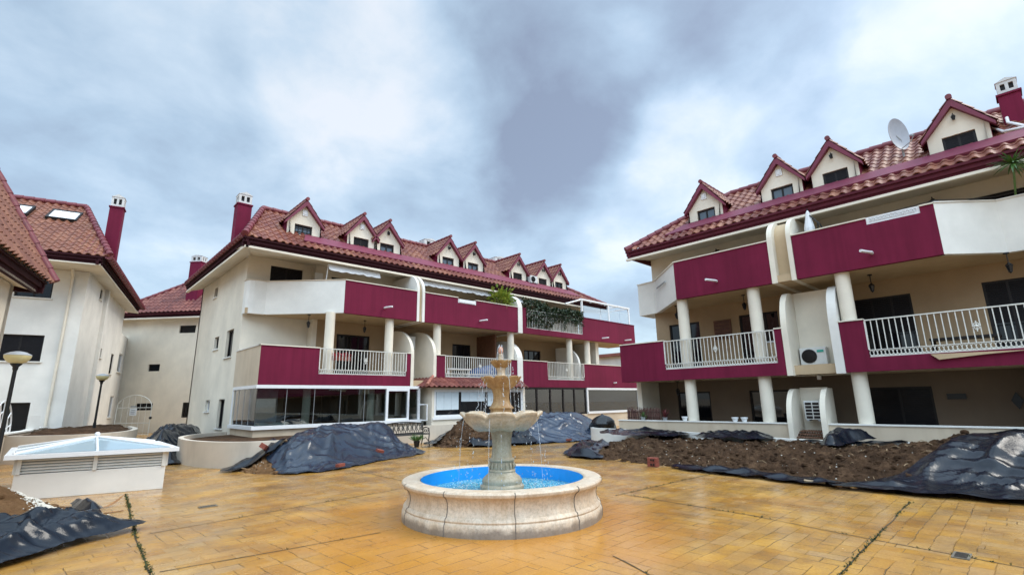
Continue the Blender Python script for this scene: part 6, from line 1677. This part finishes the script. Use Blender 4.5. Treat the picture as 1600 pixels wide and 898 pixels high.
# ================================================================== LAMPS
def lamp(x, y, z0, zh, lb, r=.23):
    t = thing('street_lamp', lb, 'street lamp', (x, y, z0), 'black lamp posts with yellow globes')
    g = MB(); g.tube([(x, y, z0), (x, y, z0 + .3), (x, y, z0 + .31), (x, y, zh - .30)], [.06, .055, .042, .036], 12)
    g.lathe([(.036, zh - .34), (.05, zh - .30), (.05, zh - .26), (.10, zh - .20), (.105, zh - .185), (.06, zh - .18)], 16, (x, y, 0)); g.build('post', 'iron', t, smooth=40)
    g = MB(); g.lathe([(.09, zh - .185), (r * .75, zh - .14), (r * .97, zh - .06), (r, zh - .02), (r, zh)], 24, (x, y, 0)); g.build('globe', 'lampglass', t, smooth=60)
    g = MB(); g.lathe([(r * 1.03, zh - .005), (r * .98, zh + .015), (r * .6, zh + .065), (r * .25, zh + .085), (.01, zh + .09)], 24, (x, y, 0)); g.build('lamp_cap', 'grey', t, smooth=60)
    return t
lamp(-.47, 15.6, 0, 2.76, 'nearer black lamp post with yellow globe at the left edge beside the kiosk')
lt = lamp(1.8, 26.6, .7, 2.86, 'farther black lamp post with yellow globe in the raised bed before the white house', .22)

# ================================================================== BENCH
t = thing('bench', 'black cast iron bench with lattice back by the low white wall', 'bench', (10.2, 16.7, 0))
g = MB(); x0, x1, y = 9.35, 11.1, 16.95
top = lambda f: .80 + .07 * math.sin(PI * f)
g.tube([(x0 + (x1 - x0) * i / 16, y + .06, top(i / 16)) for i in range(17)], .02, 6); g.tube([(x0, y, .46), (x1, y, .46)], .018, 6)
n = 9
for i in range(n):
    cx = x0 + (x1 - x0) * (i + .5) / n; w = (x1 - x0) / n * .55
    for k in (-1, 1): g.tube([(cx + k * w * math.cos(q * PI / 8) * (1 - .3 * q / 8), y + .03 * q / 8, .47 + (top((i + .5) / n) - .48) * q / 8) for q in range(9)], .011, 5)
    g.tube([(cx + w * .4 * math.cos(q * PI / 6), y + .03, .64 + .08 * math.sin(q * PI / 6)) for q in range(13)], .011, 5)
    g.tube([(cx, y, .46), (cx + (cx - (x0 + x1) / 2) * .12, y + .06, top((i + .5) / n))], .010, 5)
g.build('backrest', 'iron', t)
g = MB()
for i in range(6): g.box(x0, x1, y - .42 + i * .07, y - .37 + i * .07, .42, .445)
g.tube([(x0, y - .43, .42), (x1, y - .43, .42)], .02, 6); g.build('seat', 'iron', t)
for xx in (x0, x1):
    g = MB()
    g.tube([(xx, y - .46, .0), (xx, y - .40, .15), (xx, y - .44, .42), (xx, y - .40, .62), (xx, y - .2, .66), (xx, y + .02, .62)], .022, 6)
    g.tube([(xx, y + .1, .0), (xx, y + .02, .2), (xx, y, .46), (xx, y + .06, .80)], .022, 6)
    for q in range(3): g.tube([(xx, y - .3 + q * .12 + .05 * math.cos(k * PI / 5), .53 + .05 * math.sin(k * PI / 5)) for k in range(11)], .012, 5)
    g.tube([(xx, y - .40, .15), (xx, y - .2, .28), (xx, y + .02, .2)], .014, 5); g.build('leg', 'iron', t)
t = thing('potted_plant', 'small green grassy plant in front of the iron bench seat', 'plant', (10.35, 16.2, 0))
g = MB()
for i in range(130): a = random.uniform(0, 2 * PI); g.leaf((10.35 + .05 * math.cos(a), 16.2 + .05 * math.sin(a), .22), (math.cos(a), math.sin(a), random.uniform(.4, 1.8)), random.uniform(.2, .36), .012)
g.build('leaves', 'palm', t, recalc=False)
g = MB(); g.lathe([(.08, 0), (.12, .22), (.11, .22), (.01, .2)], 14, (10.35, 16.2, 0)); g.build('pot', 'iron', t)
# bag and bin behind the end of the long bed
g = MB(); c = Vector((17.6, 13.2, 0)); P = []; fs = []; n, m = 28, 16
for i in range(m + 1):
    f = i / m
    for j in range(n):
        a = 2 * PI * j / n; r = .52 * (math.sin(PI * min(1, f * .9 + .1)) ** .6) * (1 + .22 * nz((math.cos(a) * 1.6, math.sin(a) * 1.6, f * 4)) + .08 * nz((math.cos(a) * 5, math.sin(a) * 5, f * 9)))
        if f > .93: r *= .35
        P.append((c.x + r * math.cos(a), c.y + r * math.sin(a), 1.02 * f))
for i in range(m):
    for j in range(n): fs.append((i * n + j, i * n + (j + 1) % n, (i + 1) * n + (j + 1) % n, (i + 1) * n + j))
g.add(P, fs); tag(g.build('rubbish_bag', 'plasticbag', None, smooth=60), 'full black rubbish bag beside the left end of the terrace wall', 'rubbish bag')
t = thing('side_shed', 'small cream outbuilding with a white louvred door behind the reed screen', 'shed', (19.5, 12, 0))
g = MB(); g.box(18.8, 20.4, 11.22, 11.98, 0, 2.5); g.build('wall', 'cream', t)
g = MB(); g.box(18.72, 18.798, 11.24, 11.62, .1, 1.9); dr_ = g.build('door', 'white', t)
g = MB()
for i in range(4): g.box(18.70, 18.719, 11.27, 11.59, 1.45 + i * .1, 1.50 + i * .1)
g.build('louvre', 'grey', dr_)

# ================================================================== DISTANT THINGS SEEN THROUGH THE GAP
t = thing('distant_house', 'pale distant house seen through the gap between the two blocks', 'house', (46, 24, 0))
g = MB(); g.box(44, 60, 20, 38, 0, 6.0); g.build('wall', 'farwall', t)
g = MB(); g.prism([(43.5, 19.5, 6.0), (60.5, 19.5, 6.0), (60.5, 38.5, 6.0), (43.5, 38.5, 6.0)], (0, 0, .3)); g.build('roof', 'tile3', t)
for b in (22.5, 27, 31.5): g = MB(); g.box(43.95, 44.02, b, b + 1.4, 3.4, 4.8); g.build('window', 'pane', t)
def palm(x, y, h, lb):
    t = thing('palm_tree', lb, 'palm tree', (x, y, 0)); g = MB(); g.tube([(x, y, 0), (x + .1, y, h * .5), (x, y, h)], [.22, .16, .13], 8); g.build('trunk', 'wood', t)
    g = MB()
    for i in range(46):
        a = random.uniform(0, 2 * PI); e = random.uniform(-.5, 1.2); d = Vector((math.cos(a) * math.cos(e), math.sin(a) * math.cos(e), math.sin(e))); L = random.uniform(.8, 1.4); sd = d.cross(Vector((0, 0, 1))).normalized(); p = Vector((x, y, h))
        for q in range(8):
            f = q / 8; c = p + d * L * f + Vector((0, 0, -.55 * f * f)); 
            for k in (-1, 1): g.leaf(tuple(c), tuple(d * .6 + sd * k + Vector((0, 0, -.3))), .36 * (1 - f * .6), .02, Vector((0, 0, 1)))
    g.build('crown', 'leafdark', t, recalc=False)
palm(36.5, 20.2, 7.2, 'distant palm tree showing in the gap left of the right block')
def tree(x, y, h, r, lb):
    t = thing('tree', lb, 'tree', (x, y, 0)); g = MB(); g.tube([(x, y, 0), (x, y, h * .5), (x + .1, y, h * .8)], [.25, .18, .06], 8)
    for k in range(6): a = k * 1.1; g.tube([(x, y, h * .45), (x + r * .5 * math.cos(a), y + r * .5 * math.sin(a), h * .75)], [.08, .02], 5)
    g.build('trunk', 'wood', t); g = MB()
    for i in range(2600):
        v = Vector((random.gauss(0, 1), random.gauss(0, 1), random.gauss(0, .8))); v = v.normalized() * r * random.random() ** .4
        if nz((v.x * .9, v.y * .9, v.z * .9 + x)) < -.12: continue
        g.leaf((x + v.x, y + v.y, h * .72 + v.z), tuple(v + Vector((0, 0, .4))), .28, .1)
    g.build('crown', 'leafdark', t, recalc=False)
tree(39, 17.6, 5.2, 1.7, 'dark bushy tree far behind the gap between the two blocks')

# ================================================================== SKY, SUN, CAMERA
w = bpy.data.worlds.new('World'); scene.world = w; w.use_nodes = True; nt = w.node_tree; nt.nodes.clear()
out = N(nt, 'ShaderNodeOutputWorld')
SUN_AZ, SUN_EL = R(-38), R(48)
sky = N(nt, 'ShaderNodeTexSky', sky_type='NISHITA', sun_disc=False, sun_elevation=SUN_EL, sun_rotation=PI / 2 - SUN_AZ)
b1 = N(nt, 'ShaderNodeBackground'); b1.inputs[1].default_value = .05; lk(nt, sky.outputs[0], b1.inputs[0])
tc = N(nt, 'ShaderNodeTexCoord'); D = tc.outputs['Generated']
sx = N(nt, 'ShaderNodeSeparateXYZ'); lk(nt, D, sx.inputs[0])
den = math_n(nt, 'ADD', math_n(nt, 'MAXIMUM', sx.outputs[2], 0), .32)
cx = math_n(nt, 'DIVIDE', sx.outputs[0], den); cy = math_n(nt, 'DIVIDE', sx.outputs[1], den)
cb = N(nt, 'ShaderNodeCombineXYZ'); lk(nt, cx, cb.inputs[0]); lk(nt, cy, cb.inputs[1])
warp = N(nt, 'ShaderNodeTexNoise'); warp.inputs['Scale'].default_value = 2.6; warp.inputs['Detail'].default_value = 6; lk(nt, D, warp.inputs['Vector'])
wd_ = N(nt, 'ShaderNodeVectorMath', operation='MULTIPLY_ADD'); lk(nt, warp.outputs['Color'], wd_.inputs[0]); wd_.inputs[1].default_value = (.42, .42, .42); lk(nt, D, wd_.inputs[2])
wd2 = N(nt, 'ShaderNodeVectorMath', operation='ADD'); lk(nt, wd_.outputs[0], wd2.inputs[0]); wd2.inputs[1].default_value = (-.21, -.21, -.21)
n1 = noise_t(nt, cb.outputs[0], 1.7, 7, .55, .3)
n2 = noise_t(nt, cb.outputs[0], 3.4, 7, .58, .25)
val = math_n(nt, 'ADD', math_n(nt, 'MULTIPLY', math_n(nt, 'ADD', n1, -.5), 1.25), math_n(nt, 'MULTIPLY', math_n(nt, 'ADD', n2, -.5), .95))
val = math_n(nt, 'ADD', val, .445)
LOBES = SKYLOBES
for (dx, dy, dz), rad, amt in LOBES:
    d = N(nt, 'ShaderNodeVectorMath', operation='DOT_PRODUCT'); nv_ = Vector((dx, dy, dz)).normalized(); d.inputs[1].default_value = nv_
    nn = N(nt, 'ShaderNodeVectorMath', operation='NORMALIZE'); lk(nt, wd2.outputs[0], nn.inputs[0]); lk(nt, nn.outputs[0], d.inputs[0])
    mr = N(nt, 'ShaderNodeMapRange', interpolation_type='SMOOTHERSTEP'); mr.inputs[1].default_value = math.cos(R(rad)); mr.inputs[2].default_value = math.cos(R(rad * .1)); mr.inputs[3].default_value = 0; mr.inputs[4].default_value = amt
    lk(nt, d.outputs['Value'], mr.inputs[0]); val = math_n(nt, 'ADD', val, mr.outputs[0])
cr = ramp(nt, [(.0, (.27, .305, .375)), (.25, (.36, .445, .535)), (.5, (.49, .625, .74)), (.72, (.66, .79, .89)), (.9, (.86, .93, .97)), (1, (.95, .98, 1))]); lk(nt, val, cr.inputs[0])
b2 = N(nt, 'ShaderNodeBackground'); lk(nt, cr.outputs[0], b2.inputs[0])
# added fill: unseen sky overhead and behind the viewer brightened to light the facades
zen = N(nt, 'ShaderNodeMapRange', interpolation_type='SMOOTHSTEP'); zen.inputs[1].default_value = .66; zen.inputs[2].default_value = .95; zen.inputs[3].default_value = 0; zen.inputs[4].default_value = ZEN; lk(nt, sx.outputs[2], zen.inputs[0])
bd = N(nt, 'ShaderNodeVectorMath', operation='DOT_PRODUCT'); bd.inputs[1].default_value = (-.686, -.727, 0); lk(nt, D, bd.inputs[0])
bk_ = N(nt, 'ShaderNodeMapRange', interpolation_type='SMOOTHSTEP'); bk_.inputs[1].default_value = .1; bk_.inputs[2].default_value = .9; bk_.inputs[3].default_value = 0; bk_.inputs[4].default_value = BACKL; lk(nt, bd.outputs['Value'], bk_.inputs[0])
el_ = N(nt, 'ShaderNodeMapRange', interpolation_type='SMOOTHSTEP'); el_.inputs[1].default_value = .2; el_.inputs[2].default_value = .6; lk(nt, sx.outputs[2], el_.inputs[0])
st_ = math_n(nt, 'ADD', math_n(nt, 'ADD', zen.outputs[0], math_n(nt, 'MULTIPLY', bk_.outputs[0], el_.outputs[0])), SKYS); lk(nt, st_, b2.inputs[1])
ad = N(nt, 'ShaderNodeAddShader'); lk(nt, b1.outputs[0], ad.inputs[0]); lk(nt, b2.outputs[0], ad.inputs[1]); lk(nt, ad.outputs[0], out.inputs[0])

L = bpy.data.lights.new('sun', 'SUN'); L.energy = SUNE; L.angle = R(25); L.color = (1, .95, .86)
so = bpy.data.objects.new('sun', L); COL.objects.link(so)
sd = Vector((math.cos(SUN_AZ) * math.cos(SUN_EL), math.sin(SUN_AZ) * math.cos(SUN_EL), math.sin(SUN_EL)))
so.rotation_euler = (-sd).to_track_quat('-Z', 'Y').to_euler()

cam = bpy.data.cameras.new('camera'); co = bpy.data.objects.new('camera', cam); COL.objects.link(co); scene.camera = co
cam.sensor_width = 36; cam.sensor_fit = 'HORIZONTAL'; cam.lens = 770.8 / 1600 * 36; cam.clip_end = 2000; cam.clip_start = .05
pitch, roll, yaw = R(12.91), R(-.917), R(46.68)
fw = Vector((math.cos(yaw) * math.cos(pitch), math.sin(yaw) * math.cos(pitch), math.sin(pitch))); rt = Vector((math.sin(yaw), -math.cos(yaw), 0)); up = rt.cross(fw)
r2 = rt * math.cos(roll) + up * math.sin(roll); u2 = up * math.cos(roll) - rt * math.sin(roll)
from mathutils import Matrix
mt = Matrix((r2, u2, -fw)).transposed().to_4x4(); mt.translation = (0, 0, 1.6); co.matrix_world = mt

scene.render.engine = 'CYCLES'
vs = scene.view_settings; vs.view_transform = 'Standard'; vs.look = 'None'; vs.exposure = EXPO; vs.gamma = 1
scene.render.resolution_x, scene.render.resolution_y = 1024, 574
scene.cycles.max_bounces = 8; scene.cycles.diffuse_bounces = 2; scene.cycles.glossy_bounces = 4; scene.cycles.transparent_max_bounces = 12
for o in bpy.data.objects:
    if '_o' in o: del o['_o']
